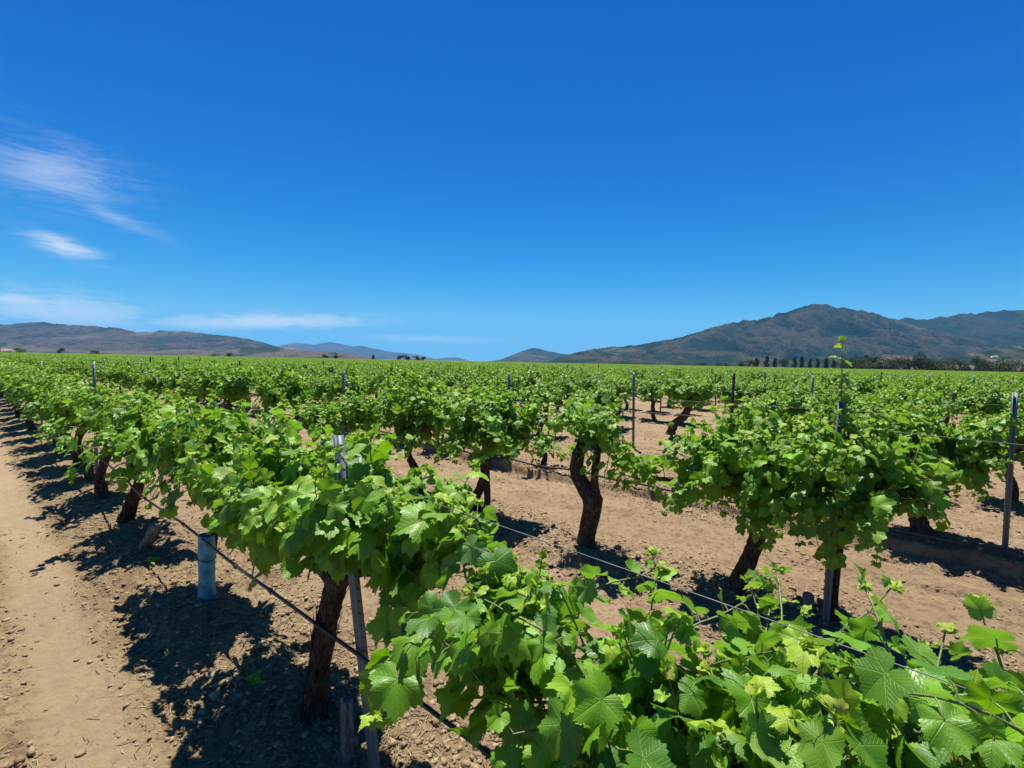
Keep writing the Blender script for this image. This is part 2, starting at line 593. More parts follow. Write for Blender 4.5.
hill('far_hills', 17000, [(150, 350), (230, 349), (277, 347), (294, 342), (305, 344), (314, 345), (330, 341.5), (342, 344.5), (350, 346), (360, 346),
                          (371, 348), (391, 352), (418, 354.5), (435, 359), (452, 357), (460, 358), (470, 361.5), (490, 362)], M_HB, 0.25, 0.5, 41, 380, 50)
hill('left_hills', 6500, [(-700, 322), (-400, 318), (-150, 326), (-40, 326), (0, 324.6), (20, 324), (41, 321.5), (56, 324.5), (82, 325.5), (116, 328), (140, 332.5), (152, 332),
                          (164, 330.5), (191, 332), (222, 335.5), (246, 338.5), (267, 344), (284, 349.5), (300, 353), (320, 355), (335, 358.5)], M_HL, 0.42, 0.8, 13, 900, 90, 2.0)
hill('left_foothills', 4300, [(-500, 344), (-200, 340), (-60, 343), (0, 342), (30, 345), (60, 349), (100, 350), (140, 352), (185, 349), (215, 351), (235, 349), (250, 347.5), (275, 347), (300, 350), (330, 352),
                              (352, 354), (370, 358), (380, 359.5)], mat_hill('foothill_soil', (0.104, 0.081, 0.055), (0.029, 0.034, 0.018), 0.46, 1.4, (0.172, 0.135, 0.088), 0.8), 0.12, 0.5, 23, 500, 50)
hill('middle_peak', 9000, [(488, 361.5), (500, 359.5), (514, 354), (524, 350), (533, 348), (539, 348.7), (545, 350.5), (562, 354), (590, 356), (640, 359), (700, 362)],
     mat_hill('hill_mid', (0.052, 0.042, 0.031), (0.023, 0.026, 0.017), 0.5, 0.8), 0.3, 0.6, 31, 260, 60)
hill('right_wooded_hills', 5600, [(800, 345), (850, 330), (871, 322), (890, 319), (915, 318.2), (925, 318.8), (937, 316.7), (955, 316), (969, 314), (985, 312.5), (997, 311), (1024, 309),
                                  (1080, 306), (1200, 300), (1400, 306), (1800, 295)], M_HR2, 0.5, 0.7, 61, 560, 100, 1.6, jag=0.05)
hill('right_mountain', 4800, [(535, 364), (548, 361.5), (562, 356), (575, 352.5), (589, 349.6), (610, 347), (634, 345.5), (646, 343), (658, 341.5), (678, 338), (690, 334), (700, 330.6), (716, 326),
                              (732, 322), (745, 320.5), (757, 320), (770, 316), (782, 311.4), (795, 307.5), (808, 304.2), (817, 304.8), (827, 306), (849, 310), (871, 313), (880, 316), (890, 319),
                              (910, 329), (940, 342), (980, 353), (1040, 362), (1100, 372)], M_HR, 0.45, 0.85, 7, 900, 110, 2.0)
hill('right_foothill', 2500, [(900, 365), (915, 363), (940, 359), (965, 354), (985, 351), (1003, 347), (1024, 345), (1080, 338), (1200, 340), (1500, 350)],
     mat_hill('foothill_green', (0.052, 0.049, 0.023), (0.018, 0.029, 0.011), 0.5, 2.5), 0.2, 0.4, 77, 300, 50, 1.5)
hill('bare_knoll', 1700, [(850, 366.5), (862, 363), (873, 357), (885, 354.5), (897, 355.5), (910, 356.5), (918, 360), (930, 364), (945, 368)], M_KN, 0.06, 0.4, 81, 120, 30, 2.0)

# ------------------------------------------------------------------ leaves
CTRL = [(0, .98), (7, .91), (14, .84), (24, .74), (31, .75), (40, .83), (50, .90), (58, .84), (66, .77), (78, .67), (86, .69), (97, .74), (108, .77),
        (120, .70), (135, .64), (150, .58), (163, .48), (173, .30), (180, .05)]
CA = np.array([c[0] for c in CTRL], float)
CR = np.array([c[1] for c in CTRL], float)


def leaf_template(level):
    if level == 'hi':
        a = np.linspace(0, 180, 31)
        r = np.interp(a, CA, CR)
        ser = np.where(np.arange(31) % 2 == 0, 1.045, 0.945)
        ser[0] = 1.06
        ser[-1] = 1.0
        r = r * ser
        ring = [0.38, 0.72, 1.0]
    elif level == 'mid':
        a = np.array([0, 13, 25, 38, 50, 64, 78, 94, 108, 128, 152, 176.0])
        r = np.interp(a, CA, CR)
        r[1] *= 1.06
        ring = [0.55, 1.0]
    else:
        a = np.array([0, 25, 50, 78, 110, 150.0])
        r = np.interp(a, CA, CR)
        ring = [1.0]
    ang = np.concatenate([a, -a[1:][::-1]]) if a[-1] < 179 else np.concatenate([a, -a[1:-1][::-1]])
    rr = np.concatenate([r, r[1:][::-1]]) if a[-1] < 179 else np.concatenate([r, r[1:-1][::-1]])
    n = len(ang)
    P = [np.zeros((1, 2))]
    for q in ring:
        # inner rings are rounder than the rim
        ri = q * (rr * q + (1 - q) * 0.62 * np.minimum(rr / 0.3, 1))
        P.append(np.stack([ri * np.sin(np.radians(ang)), ri * np.cos(np.radians(ang))], 1))
    V = np.concatenate(P)
    F = []
    open_ = a[-1] < 179
    for i in range(n):
        j = (i + 1) % n
        if open_ and abs(ang[i] - ang[j]) > 100 and abs(abs(ang[i]) - a[-1]) < 0.1:
            pass
        F.append((0, 1 + j, 1 + i))
        for k in range(1, len(ring)):
            b0, b1 = 1 + (k - 1) * n, 1 + k * n
            F.append((b0 + i, b0 + j, b1 + j))
            F.append((b0 + i, b1 + j, b1 + i))
    return V, np.array(F)


TPL = {k: leaf_template(k) for k in ('hi', 'mid', 'low')}


def leaves_mesh(name, L, level, rng):
    """L: dict of arrays pos, ydir, nrm, size, age, rnd"""
    V2, F = TPL[level]
    N, K = len(L['pos']), len(V2)
    x, y = V2[:, 0][None, :], V2[:, 1][None, :]
    r = np.hypot(x, y)
    fold = rng.uniform(0.05, 0.55, (N, 1))
    cup = rng.uniform(-0.60, 0.25, (N, 1))
    droop = rng.uniform(0.0, 0.45, (N, 1))
    ph = rng.uniform(0, 6.28, (N, 1))
    wav = rng.uniform(0.03, 0.14, (N, 1))
    asym = rng.uniform(0.88, 1.12, (N, 1))
    wl = rng.uniform(0.88, 1.08, (N, 1))
    al = np.arctan2(x, y)
    z = fold * np.abs(x) * 0.6 + cup * r * r - droop * np.clip(y, 0, 1) ** 2 * 0.7 + wav * np.sin(al * 5 + ph) * r * r * 1.6
    z = z + rng.uniform(-0.12, 0.12, (N, 1)) * x
    X = x * np.where(x > 0, asym, 1 / asym) * wl
    Y = np.broadcast_to(y, (N, K)) * 1.0
    yd = L['ydir'] / np.linalg.norm(L['ydir'], axis=1, keepdims=True)
    nr = L['nrm'] - yd * np.sum(L['nrm'] * yd, 1, keepdims=True)
    nr /= np.linalg.norm(nr, axis=1, keepdims=True) + 1e-9
    xd = np.cross(yd, nr)
    s = L['size'][:, None, None]
    P = L['pos'][:, None, :] + s * (X[..., None] * xd[:, None, :] + Y[..., None] * yd[:, None, :] + z[..., None] * nr[:, None, :])
    faces = (F[None] + (np.arange(N) * K)[:, None, None]).reshape(-1, 3)
    luv = np.stack([np.broadcast_to(x, (N, K)), np.broadcast_to(y, (N, K)), np.broadcast_to(L['age'][:, None], (N, K))], 2)
    rn = np.broadcast_to(L['rnd'][:, None], (N, K))
    return mk_mesh(name, P.reshape(-1, 3), faces, M_LEAF, True, {'luv': ('FLOAT_VECTOR', luv.reshape(-1, 3)), 'rnd': ('FLOAT', rn.ravel())})


def tubes_mesh(name, lines, mat, sides=5):
    """lines: list of (pts (n,3), radii (n,), rnd)"""
    VV, FF, RR, off = [], [], [], 0
    a = np.linspace(0, 2 * np.pi, sides, endpoint=False)
    for pts, rad, rn in lines:
        pts = np.asarray(pts, float)
        n = len(pts)
        rad = np.broadcast_to(np.asarray(rad, float), (n,))
        tan = np.gradient(pts, axis=0)
        tan /= np.linalg.norm(tan, axis=1, keepdims=True) + 1e-9
        ref = np.array([0.31, 0.95, 0.12]) if abs(tan[0][1]) < 0.9 else np.array([1.0, 0.1, 0.1])
        u = np.cross(tan, ref)
        u /= np.linalg.norm(u, axis=1, keepdims=True) + 1e-9
        v = np.cross(tan, u)
        ring = pts[:, None, :] + rad[:, None, None] * (np.cos(a)[None, :, None] * u[:, None, :] + np.sin(a)[None, :, None] * v[:, None, :])
        VV.append(ring.reshape(-1, 3))
        i = np.arange(n - 1)[:, None] * sides
        j = np.arange(sides)[None, :]
        jn = (j + 1) % sides
        q = np.stack([i + j, i + jn, i + jn + sides, i + j + sides], 2).reshape(-1, 4) + off
        FF.append(q)
        for b in (0, (n - 1) * sides):          # end caps as degenerate fans of quads
            if sides >= 4:
                for k in range(1, sides - 1, 2):
                    FF.append(np.array([[off + b, off + b + k, off + b + k + 1, off + b + (k + 2) % sides]]) if k + 2 <= sides - 1 else
                              np.array([[off + b, off + b + k, off + b + k + 1, off + b + k + 1]])[:0])
        RR.append(np.full(n * sides, rn))
        off += n * sides
    return mk_mesh(name, np.concatenate(VV), np.concatenate(FF), mat, True, {'rnd': ('FLOAT', np.concatenate(RR))})


def catmull(P, n):
    P = np.asarray(P, float)
    Q = np.vstack([2 * P[0] - P[1], P, 2 * P[-1] - P[-2]])
    out = []
    ts = np.linspace(0, len(P) - 1, n)
    for t in ts:
        i = min(int(t), len(P) - 2)
        f = t - i
        p0, p1, p2, p3 = Q[i:i + 4]
        out.append(0.5 * (2 * p1 + (p2 - p0) * f + (2 * p0 - 5 * p1 + 4 * p2 - p3) * f * f + (3 * p1 - p0 - 3 * p2 + p3) * f ** 3))
    return np.array(out)


def gnarly(lines, hi, seed):
    """bark-covered tubes: lines of (ctrl points, radii at ctrl)"""
    VV, FF, off = [], [], 0
    sides = 36 if hi else 9
    for li, (P, rad) in enumerate(lines):
        P = np.asarray(P, float)
        ln = np.sum(np.linalg.norm(np.diff(P, axis=0), axis=1))
        n = max(6, int(ln / (0.012 if hi else 0.07)))
        pts = catmull(P, n)
        rr = np.interp(np.linspace(0, 1, n), np.linspace(0, 1, len(rad)), rad)
        tan = np.gradient(pts, axis=0)
        tan /= np.linalg.norm(tan, axis=1, keepdims=True)
        ref = np.array([0.2, 0.97, 0.1])
        u = np.cross(tan, ref)
        u /= np.linalg.norm(u, axis=1, keepdims=True)
        v = np.cross(tan, u)
        a = np.linspace(0, 2 * np.pi, sides, endpoint=False)
        s = np.linspace(0, ln, n)[:, None]
        A = a[None, :] + s * 1.6
        lump = 0.20 * fbm(np.cos(A) * 1.1 + 3 * li, np.sin(A) * 1.1, s * 9 + 0 * A, 3, seed)
        rib = -0.42 * np.abs(fbm(np.cos(A) * 4.2 + li, np.sin(A) * 4.2, s * 4.5 + 0 * A, 3, seed + 5)) if hi else 0 * A
        if hi:
            rib = rib - 0.22 * np.abs(fbm(np.cos(A) * 9.5 + li, np.sin(A) * 9.5, s * 8 + 0 * A, 2, seed + 6)) + 0.35 * np.exp(-s / 0.07)
        flute = 0.07 * np.sin(A * 3 + 2 * np.sin(s * 6 + li))
        rad2 = rr[:, None] * (1.05 + lump + rib + flute)
        rad2[-1] *= 0.55
        ring = pts[:, None, :] + rad2[..., None] * (np.cos(a)[None, :, None] * u[:, None, :] + np.sin(a)[None, :, None] * v[:, None, :])
        VV.append(ring.reshape(-1, 3))
        i = np.arange(n - 1)[:, None] * sides
        j = np.arange(sides)[None, :]
        jn = (j + 1) % sides
        FF.append(np.stack([i + j, i + jn, i + jn + sides, i + j + sides], 2).reshape(-1, 4) + off)
        off += n * sides
        # cap
        VV.append(pts[-1:] + tan[-1:] * rr[-1] * 0.25)
        b = off - sides
        FF.append(np.array([[b + q, b + (q + 1) % sides, off, off] for q in range(sides)])[:0])
        cap = [[b + q, b + (q + 1) % sides, b + (q + 2) % sides, off] for q in range(0, sides - 1, 2)]
        FF.append(np.array(cap))
        off += 1
    return np.concatenate(VV), np.concatenate(FF)


def gen_shoots(rng, half=0.62, top=1.42, width=0.42, nsh=36, zc=0.85, lsz=0.115, low=0.52, xc=0.0, yc=0.0, hang=0.14, extra=(), origins=None, clip=None, tend=False, wildtop=0.20, dens=1.0):
    """grow shoots and hang leaves on them; local x runs along the row, y to the camera's side"""
    pos, yd, nr, sz, ag, rn, lines, pets = [], [], [], [], [], [], [], []

    def leaf(base, pdir, size, age, plen, free=False):
        p = base + pdir * plen
        if abs(p[1] - yc) > width + .13 and not free:
            return
        if clip and clip(p):
            return
        outw = np.array([0.25 * (p[0] - xc) / max(half, .1), (p[1] - yc) / max(width, .1), 0])
        tip = pdir * 0.5 + outw * 0.45 + np.array([0, 0, -0.55 + 0.65 * age]) + rng.normal(0, 0.32, 3)
        nn = np.array([0, 0, 0.85]) + outw * 0.75 + rng.normal(0, 0.42, 3)
        pos.append(p)
        yd.append(tip)
        nr.append(nn)
        sz.append(size)
        ag.append(age)
        rn.append(rng.random())
        pets.append((base, p, age))

    def grow(p, d, length, droop, rad0=0.0045, tipped=True, low=low, top=top, free=False):
        n = max(3, int(length / 0.058))
        P = [p.copy()]
        d = d / np.linalg.norm(d)
        side = rng.choice([-1, 1])
        perp = np.cross(d, rng.normal(0, 1, 3))
        perp /= np.linalg.norm(perp)
        for k in range(n):
            f = k / n
            d = d + np.array([0, 0, -droop * (0.3 + f)]) + rng.normal(0, 0.075 if top < 5 else 0.022, 3)
            if tipped and f > 0.75:
                d = d + np.array([0, 0, 0.22])
            if p[2] > top - 0.1 and d[2] > 0 and rng.random() < 0.7:
                d[2] *= 0.72
            if abs(p[1] - yc) > width and d[1] * (p[1] - yc) > 0:
                d[1] *= 0.6
            if abs(p[0] - xc) > half and d[0] * (p[0] - xc) > 0:
                d[0] *= 0.6
            d = d / np.linalg.norm(d)
            p = p + d * 0.058 * (1.0 - 0.35 * f)
            if p[2] < low and d[2] < 0:
                d[2] = abs(d[2]) * 0.2
            if k > 1 and ((clip and clip(p)) or (abs(p[1] - yc) > width + .10 and not free)):
                tipped = tipped and k > 3
                break
            P.append(p.copy())
            side = -side
            pd = perp * side - d * np.dot(perp * side, d)
            pd = pd / (np.linalg.norm(pd) + 1e-6) + d * 0.35 + rng.normal(0, 0.25, 3)
            pd /= np.linalg.norm(pd)
            g = 1 - 0.80 * f ** 2.4
            s = lsz * g * rng.uniform(0.50, 1.18) * (1 if top < 5 else .80)
            if top > 5 and rng.random() < .08:
                continue
            a = max(0.0, (f - 0.45) / 0.55) if tipped else 0.0
            if rng.random() < dens:
                leaf(p, pd, s, min(1, a * rng.uniform(0.75, 1.15)), lsz * 0.62 * g, free)
            if k < n * 0.6 and rng.random() < 0.35 * dens:
                pd2 = -pd + rng.normal(0, 0.5, 3)
                pd2 /= np.linalg.norm(pd2)
                leaf(p, pd2, s * rng.uniform(0.45, 0.8), a * 0.5, lsz * 0.4)
        if tipped:
            for q in range(4):
                pd = d * 0.9 + rng.normal(0, 0.55, 3)
                pd /= np.linalg.norm(pd)
                leaf(p, pd, lsz * rng.uniform(0.16, 0.30), 1.0, 0.012, free)
        P = np.array(P)
        lines.append((P, np.linspace(rad0, rad0 * 0.42, len(P)), 0.35 + 0.65 * rng.random()))

    for k in range(nsh):
        if origins is not None:
            o = np.array(origins[rng.integers(len(origins))], float) + rng.normal(0, 0.05, 3)
        else:
            o = np.array([xc + rng.uniform(-half, half) * 0.9, yc + rng.normal(0, 0.05), zc + rng.normal(0, 0.05)])
        q = rng.random()
        sy = rng.choice([-1, 1])
        if q < hang:
            grow(o, np.array([rng.normal(0, .5), sy * rng.uniform(.5, 1), rng.uniform(-.2, .3)]), rng.uniform(.45, .8), 0.20, tipped=True)
        elif q < 0.52:
            grow(o, np.array([rng.normal(0, .45), sy * rng.uniform(.35, .95), rng.uniform(.5, 1)]), rng.uniform(.5, .85), 0.085)
        else:
            room = max(0.25, top - o[2])
            grow(o, np.array([rng.normal(0, .35), rng.normal(0, .33), 1.0]), room * rng.uniform(.8, 1.15) + (wildtop if rng.random() < .3 else 0), 0.015)
    for (p, d, ln, dr) in extra:
        grow(np.array(p, float), np.array(d, float), ln, dr, 0.0055, low=0.1, top=(9.0 if ln > 0.6 and d[2] > .9 else top + .06), free=True)
    if tend:
        for k in rng.choice(len(pets), min(len(pets), 110), replace=False):
            a0 = pets[k][0]
            v0 = rng.normal(0, 1, 3) + np.array([0, 0, .3])
            v0 /= np.linalg.norm(v0)
            e1 = np.cross(v0, rng.normal(0, 1, 3))
            e1 /= np.linalg.norm(e1)
            e2 = np.cross(v0, e1)
            ln_ = rng.uniform(.05, .13)
            uu = np.linspace(0, 1, 14)
            cr = .012 * uu ** 2
            an = uu ** 2 * rng.uniform(4, 11)
            pt = a0 + v0 * (ln_ * uu * (1 - .35 * uu))[:, None] + e1 * (cr * np.cos(an))[:, None] + e2 * (cr * np.sin(an))[:, None] - np.array([0, 0, 1]) * (.03 * uu ** 2)[:, None]
            lines.append((pt, np.linspace(.0011, .0006, 14), 1.0))
    L = {'pos': np.array(pos), 'ydir': np.array(yd), 'nrm': np.array(nr), 'size': np.array(sz), 'age': np.array(ag), 'rnd': np.array(rn)}
    return L, lines, pets


def trunk_lines(rng, zc, half, lean=(0, 0), base_r=0.055, arms=2, bend=0.05, xc=0.0, yc=0.0):
    top = np.array([xc + 0, yc, zc - 0.05])
    b = np.array([lean[0], lean[1], -0.08])
    m1 = b * 0.66 + top * 0.34 + np.array([rng.normal(0, bend), rng.normal(0, bend), 0])
    m2 = b * 0.3 + top * 0.7 + np.array([rng.normal(0, bend), rng.normal(0, bend), 0])
    tl = [([b, m1, m2, top], [base_r * 1.35, base_r * 0.95, base_r * 0.85, base_r * 1.05])]
    al = []
    for s in ([-1, 1] if arms == 2 else [rng.choice([-1, 1])]):
        p1 = top + np.array([s * 0.05, 0, 0.0])
        p2 = top + np.array([s * half * 0.45, rng.normal(0, .03), 0.07 + rng.normal(0, .02)])
        p3 = top + np.array([s * half * 0.95, rng.normal(0, .04), 0.06 + rng.normal(0, .03)])
        al.append(([top - np.array([0, 0, .04]), p1, p2, p3], [base_r * 0.8, base_r * .62, base_r * .45, base_r * .3]))
        for q in range(3):
            o = p1 + (p3 - p1) * rng.uniform(.2, 1)
            al.append(([o, o + np.array([rng.normal(0, .03), rng.normal(0, .03), .06]), o + np.array([rng.normal(0, .05), rng.normal(0, .05), .11])], [.016, .013, .009]))
    return tl, al


def peel(rng, line, n=170):
    """strips of bark standing off the trunk"""
    P, rad = line
    pts = catmull(P, 60)
    rr = np.interp(np.linspace(0, 1, 60), np.linspace(0, 1, len(rad)), rad)
    V, F = [], []
    for k in range(n):
        i0 = rng.integers(2, 45)
        ln = rng.integers(5, 14)
        a = rng.uniform(0, 2 * np.pi)
        wdt = rng.uniform(0.003, 0.009)
        out0 = rng.uniform(1.0, 1.06)
        curl = rng.uniform(0.0, 0.8)
        m = 6
        for q in range(m):
            f = q / (m - 1)
            i = min(59, int(i0 + ln * f))
            rad_ = rr[i] * (out0 + curl * abs(f - 0.35) ** 2 * 1.5)
            aa = a + f * 0.25
            c = pts[i] + rad_ * np.array([np.cos(aa), np.sin(aa), 0])
            tg = np.array([-np.sin(aa), np.cos(aa), 0]) * wdt * (1 - 0.6 * abs(2 * f - 1))
            V += [c - tg, c + tg]
        b = len(V) - 2 * m
        for q in range(m - 1):
            F.append([b + 2 * q, b + 2 * q + 1, b + 2 * q + 3, b + 2 * q + 2])
    return np.array(V), np.array(F)


def pet_lines(pets, rad=0.0014):
    out = []
    for a, b, age in pets:
        if age > 0.97:
            continue
        m = (a + b) / 2 + np.array([0, 0, 0.006])
        out.append((np.array([a, m, b]), rad, 0.9))
    return out


def make_vine(seed, level='mid', loc=None, **kw):
    rng = np.random.default_rng(seed)
    tk = {k: kw.pop(k) for k in ('lean', 'base_r', 'arms', 'bend') if k in kw}
    custom = kw.pop('custom', None)
    L, lines, pets = gen_shoots(rng, tend=(level == 'hi'), **kw)
    root = bpy.data.objects.new('grapevine', None)
    COL.objects.link(root)
    if custom:
        tl, al = custom
    else:
        tl, al = trunk_lines(rng, kw.get('zc', 0.85), kw.get('half', 0.62), xc=kw.get('xc', 0.0), yc=kw.get('yc', 0.0), **tk)
    hi = level == 'hi'
    v, f = gnarly(tl, hi or kw.get('nsh', 0) > 60, seed)
    tr = obj('trunk', mk_mesh('trunk', v, f, M_BARK), root)
    if hi:
        v, f = peel(rng, tl[0])
        obj('peeling_bark', mk_mesh('peeling_bark', v, f, M_BARK), tr)
    if al:
        v, f = gnarly(al, False, seed + 3)
        obj('cordon', mk_mesh('cordon', v, f, M_BARK), root)
    obj('foliage', leaves_mesh('foliage', L, level, rng), root)
    ln = list(lines)
    if hi:
        ln += pet_lines(pets)
    obj('shoots', tubes_mesh('shoots', ln, M_CANE, 5 if hi else 4), root)
    return root


def place(root, d, t, rz=0.0, s=1.0, sz=1.0):
    root.location = W(d, t, Gs(d, t))
    root.rotation_euler = (0, 0, ROT + rz)
    root.scale = (s, s, sz)
    return root


def dup(root):
    r = root.copy()
    COL.objects.link(r)
    for ch in list(root.children):
        c = ch.copy()
        COL.objects.link(c)
        c.parent = r
        for g in list(ch.children):
            e = g.copy()
            COL.objects.link(e)
            e.parent = c
    return r


# ------------------------------------------------------------------ the vines one by one
VG = 'grapevines in the trellised rows'
ORD = ['zeroth', 'first', 'second', 'third', 'fourth', 'fifth', 'sixth', 'seventh', 'eighth', 'ninth', 'tenth', 'eleventh', 'twelfth', 'thirteenth', 'fourteenth', 'fifteenth',
       'sixteenth', 'seventeenth', 'eighteenth', 'nineteenth', 'twentieth']
TENS = {20: 'twenty', 30: 'thirty', 40: 'forty', 50: 'fifty', 60: 'sixty'}
TENTH = {30: 'thirtieth', 40: 'fortieth', 50: 'fiftieth', 60: 'sixtieth'}


def ordw(n):
    if n <= 20:
        return ORD[n]
    if n % 10 == 0:
        return TENTH.get(n, '%dth' % n)
    return TENS[n - n % 10] + '-' + ORD[n % 10]


def vine(label, *a, **k):
    d, t = k.pop('at')
    return tag(place(make_vine(*a, **k), d, t), label, 'grapevine', VG)


# local axes: +x away along the row (to the photo's left), +y to the camera's side
vine('lush grapevine filling the bottom right foreground, its trunk below the frame', 101, 'hi', at=(1.10, 0.48), clip=lambda p: (p[0] > .88) or (p[0] > .66 and p[2] < .84) or (p[0] > .22 and p[2] < .66) or (p[0] > .28 and p[1] > .2 and p[2] < .86) or (p[1] > .27), wildtop=0.05, half=0.66, top=1.08, width=0.36, nsh=112, zc=0.74, lsz=0.084, low=0.52,
     hang=0.2, base_r=0.045, bend=.01, extra=[((0.5, -.05, 0.85), (0.6, .0, .5), 0.45, .08), ((0.55, .05, 0.9), (0.8, .1, .2), 0.45, .14), ((0.5, -.1, 0.9), (0.9, -.1, .1), 0.5, .12), ((0.6, 0, .92), (.7, 0, .6), .4, .1), ((-.35, 0, .85), (-.6, .05, .7), .40, .05), ((-.4, -.08, .85), (-.4, -.1, .9), .36, .03), ((-.45, .05, .85), (-.8, .05, .5), .40, .07), ((-.5, -.1, .85), (-.7, -.1, .7), .38, .05), ((-.3, -.1, .85), (-.2, -.1, .9), .34, .03), ((0.6, -.12, .92), (.8, -.1, .5), .45, .1), ((0.5, -.05, .95), (.5, 0, .8), .35, .03), ((0.6, -.1, 0.85), (0.4, .0, .7), 0.42, .06),
     ((-0.45, -0.05, .95), (-.1, -.1, 1), .42, 0)])
vine('nearest grapevine, cut by the right edge, with tall pale shoot tips', 102, 'hi', at=(1.10, -0.62), clip=lambda p: p[1] > .25, wildtop=0.08, half=0.76, top=1.13, width=0.33, nsh=125, zc=0.76, lsz=0.078, low=0.52,
     hang=0.20, base_r=0.045, bend=.01, extra=[((0.72, .0, .85), (.15, -.1, 1), .44, 0), ((0.80, -.1, .85), (.0, .1, 1), .40, 0), ((0.66, .1, .85), (.3, .1, 1), .36, 0.02), ((0.50, -.05, .95), (.05, -.1, 1), .34, 0), ((0.42, -.12, .95), (-.05, -.05, 1), .36, 0), ((0.36, -.1, .95), (.05, .05, 1), .33, 0), ((0.3, 0.0, .95), (.0, -.1, 1), .30, 0)])
vine('large near grapevine behind the leaning steel post, shaggy bark on its trunk', 103, 'hi', at=(1.10, 2.22), yc=-0.06, clip=lambda p: (p[0] > -.70 and p[2] < .66) or (-.72 < p[0] < -.22 and p[2] < .88) or (p[0] < -.66 and p[2] < .56), half=0.78, top=1.34, width=0.25, nsh=100, zc=0.88, lsz=0.106, low=0.62,
     hang=0.1, custom=([([(0, 0, -.10), (-.02, 0, .15), (-.11, .0, .45), (-.24, 0, .80)], [.062, .052, .050, .056])],
                        [([(-.24, 0, .76), (-.4, 0, .86), (-.6, .02, .9)], [.045, .035, .02]), ([(-.24, 0, .74), (.1, 0, .86), (.5, .02, .9)], [.045, .035, .02])]),
     extra=[((0.16, .20, .80), (.02, .35, -.9), .34, .20), ((-0.35, -.1, 1.1), (0, -.1, 1), .38, 0), ((-.12, -.1, 1.1), (-.1, -.1, 1), .34, 0), ((-.85, .1, .85), (-.5, .3, -.3), .35, .1),
            ((-.5, 0, .95), (-.5, .0, .6), .40, .08), ((-.6, .03, .95), (-.9, .0, .2), .45, .12), ((-.6, -.05, .9), (-.9, .1, .4), .45, .10), ((-.65, -.1, 1.0), (-.8, -.1, .5), .42, .08), ((-.6, .05, .9), (-.6, .15, -.1), .35, .1), ((-.7, 0, 1.05), (-.7, 0, .4), .4, .12)])
vine('young grapevine rising out of the light blue tree guard', 104, 'hi', at=(1.10, 3.76), yc=-0.08, half=0.52, top=1.30, width=0.22, nsh=80, zc=0.84, lsz=0.100, low=0.62, hang=0.14,
     base_r=0.022, bend=0.01)
vine('grapevine with dark leaning trunk just beyond the grey stump', 105, 'hi', at=(1.10, 6.10), yc=-0.08, half=0.72, top=1.32, width=0.24, nsh=84, zc=0.84, lsz=0.096, low=0.68, hang=0.06,
     xc=-0.45, lean=(0.25, 0), bend=.02, base_r=0.06, extra=[((-.2, .25, .85), (-.1, 1, .15), .62, .09), ((-0.3, .2, .8), (.1, 1, 0), .5, .1)])
vine('grapevine right in front of the steel post at the left', 106, 'mid', at=(1.10, 7.35), yc=-0.08, half=0.48, top=1.20, width=0.23, nsh=64, zc=0.83, lsz=0.090, low=0.68, base_r=0.055, hang=0.06,
     extra=[((-.1, .2, .85), (.1, 1, .1), .5, .1)])

vine('wide dark grapevine with low left arm beside the post, right of centre', 201, 'mid', at=(3.83, 1.06), half=0.58, top=1.36, width=0.38, nsh=125, zc=0.86, lsz=0.086, low=0.52, hang=.22,
     xc=-0.16, custom=([([(.02, 0, -.10), (.03, 0, .1), (-.06, .0, .40), (-.10, 0, .80)], [.080, .064, .056, .06])],
                       [([(-.10, 0, .76), (.2, .05, .80), (.55, .08, .78), (.85, .1, .74)], [.032, .026, .018, .010]), ([(-.14, 0, .74), (-.4, 0, .86), (-.7, 0, .9)], [.04, .03, .02])]),
     extra=[((.25 + .09 * i, .06 + .05 * (i % 3 - 1), .76), (.35 * (i % 3 - .6), .5 * ((i * 7) % 5 - 2) / 2, .9 if i % 3 else -.15), .22 + .05 * (i % 4), .07) for i in range(14)]
     + [((.75, .08, .74), (.9, .1, .25), .40, .05), ((.85, .1, .74), (.9, .2, .1), .34, .05), ((.6, .1, .76), (.6, .3, .3), .4, .08), ((-.20, 0, 1.2), (0.02, 0, 1), .15, 0)])
vine('thin grapevine tied to the post right of centre, tall shoot above it', 202, 'mid', at=(3.83, 0.50), half=0.42, top=1.38, width=0.36, nsh=70, zc=0.88, lsz=0.086, low=0.56, base_r=0.024, bend=.01,
     hang=.22, xc=-0.02, extra=[((.01, .03, 1.24), (-.02, 0, 1), .80, 0), ((0, 0, .60), (.0, .5, -.1), .2, .1), ((0, 0, .45), (.2, .5, .1), .14, .1)])
vine('small grapevine with thick twisted trunk forked like a claw', 203, 'mid', at=(3.83, 2.40), half=0.24, top=1.27, width=0.24, nsh=34, zc=0.98, lsz=0.080, low=0.86, hang=.06,
     xc=0.02, origins=[(.08, 0, .95), (-.06, 0, .98), (.0, 0, 1.0)],
     custom=([([(.05, 0, -.10), (.03, 0, .12), (-.02, 0, .34), (-.01, 0, .52)], [.088, .074, .086, .108]), ([(.0, 0, .46), (.11, 0, .58), (.17, 0, .70), (.12, 0, .95)], [.082, .068, .060, .058]),
              ([(-.05, 0, .50), (-.03, 0, .66), (-.07, 0, .98)], [.040, .032, .032])], None),
     extra=[((-.08, .05, 1.0), (-1, .1, .05), .42, .10), ((-.08, .05, 1.0), (-1, -.1, .2), .38, .12), ((.0, 0, 1.1), (0, 0, 1), .2, 0), ((.02, 0, 1.1), (0.2, 0, 1), .22, 0)])
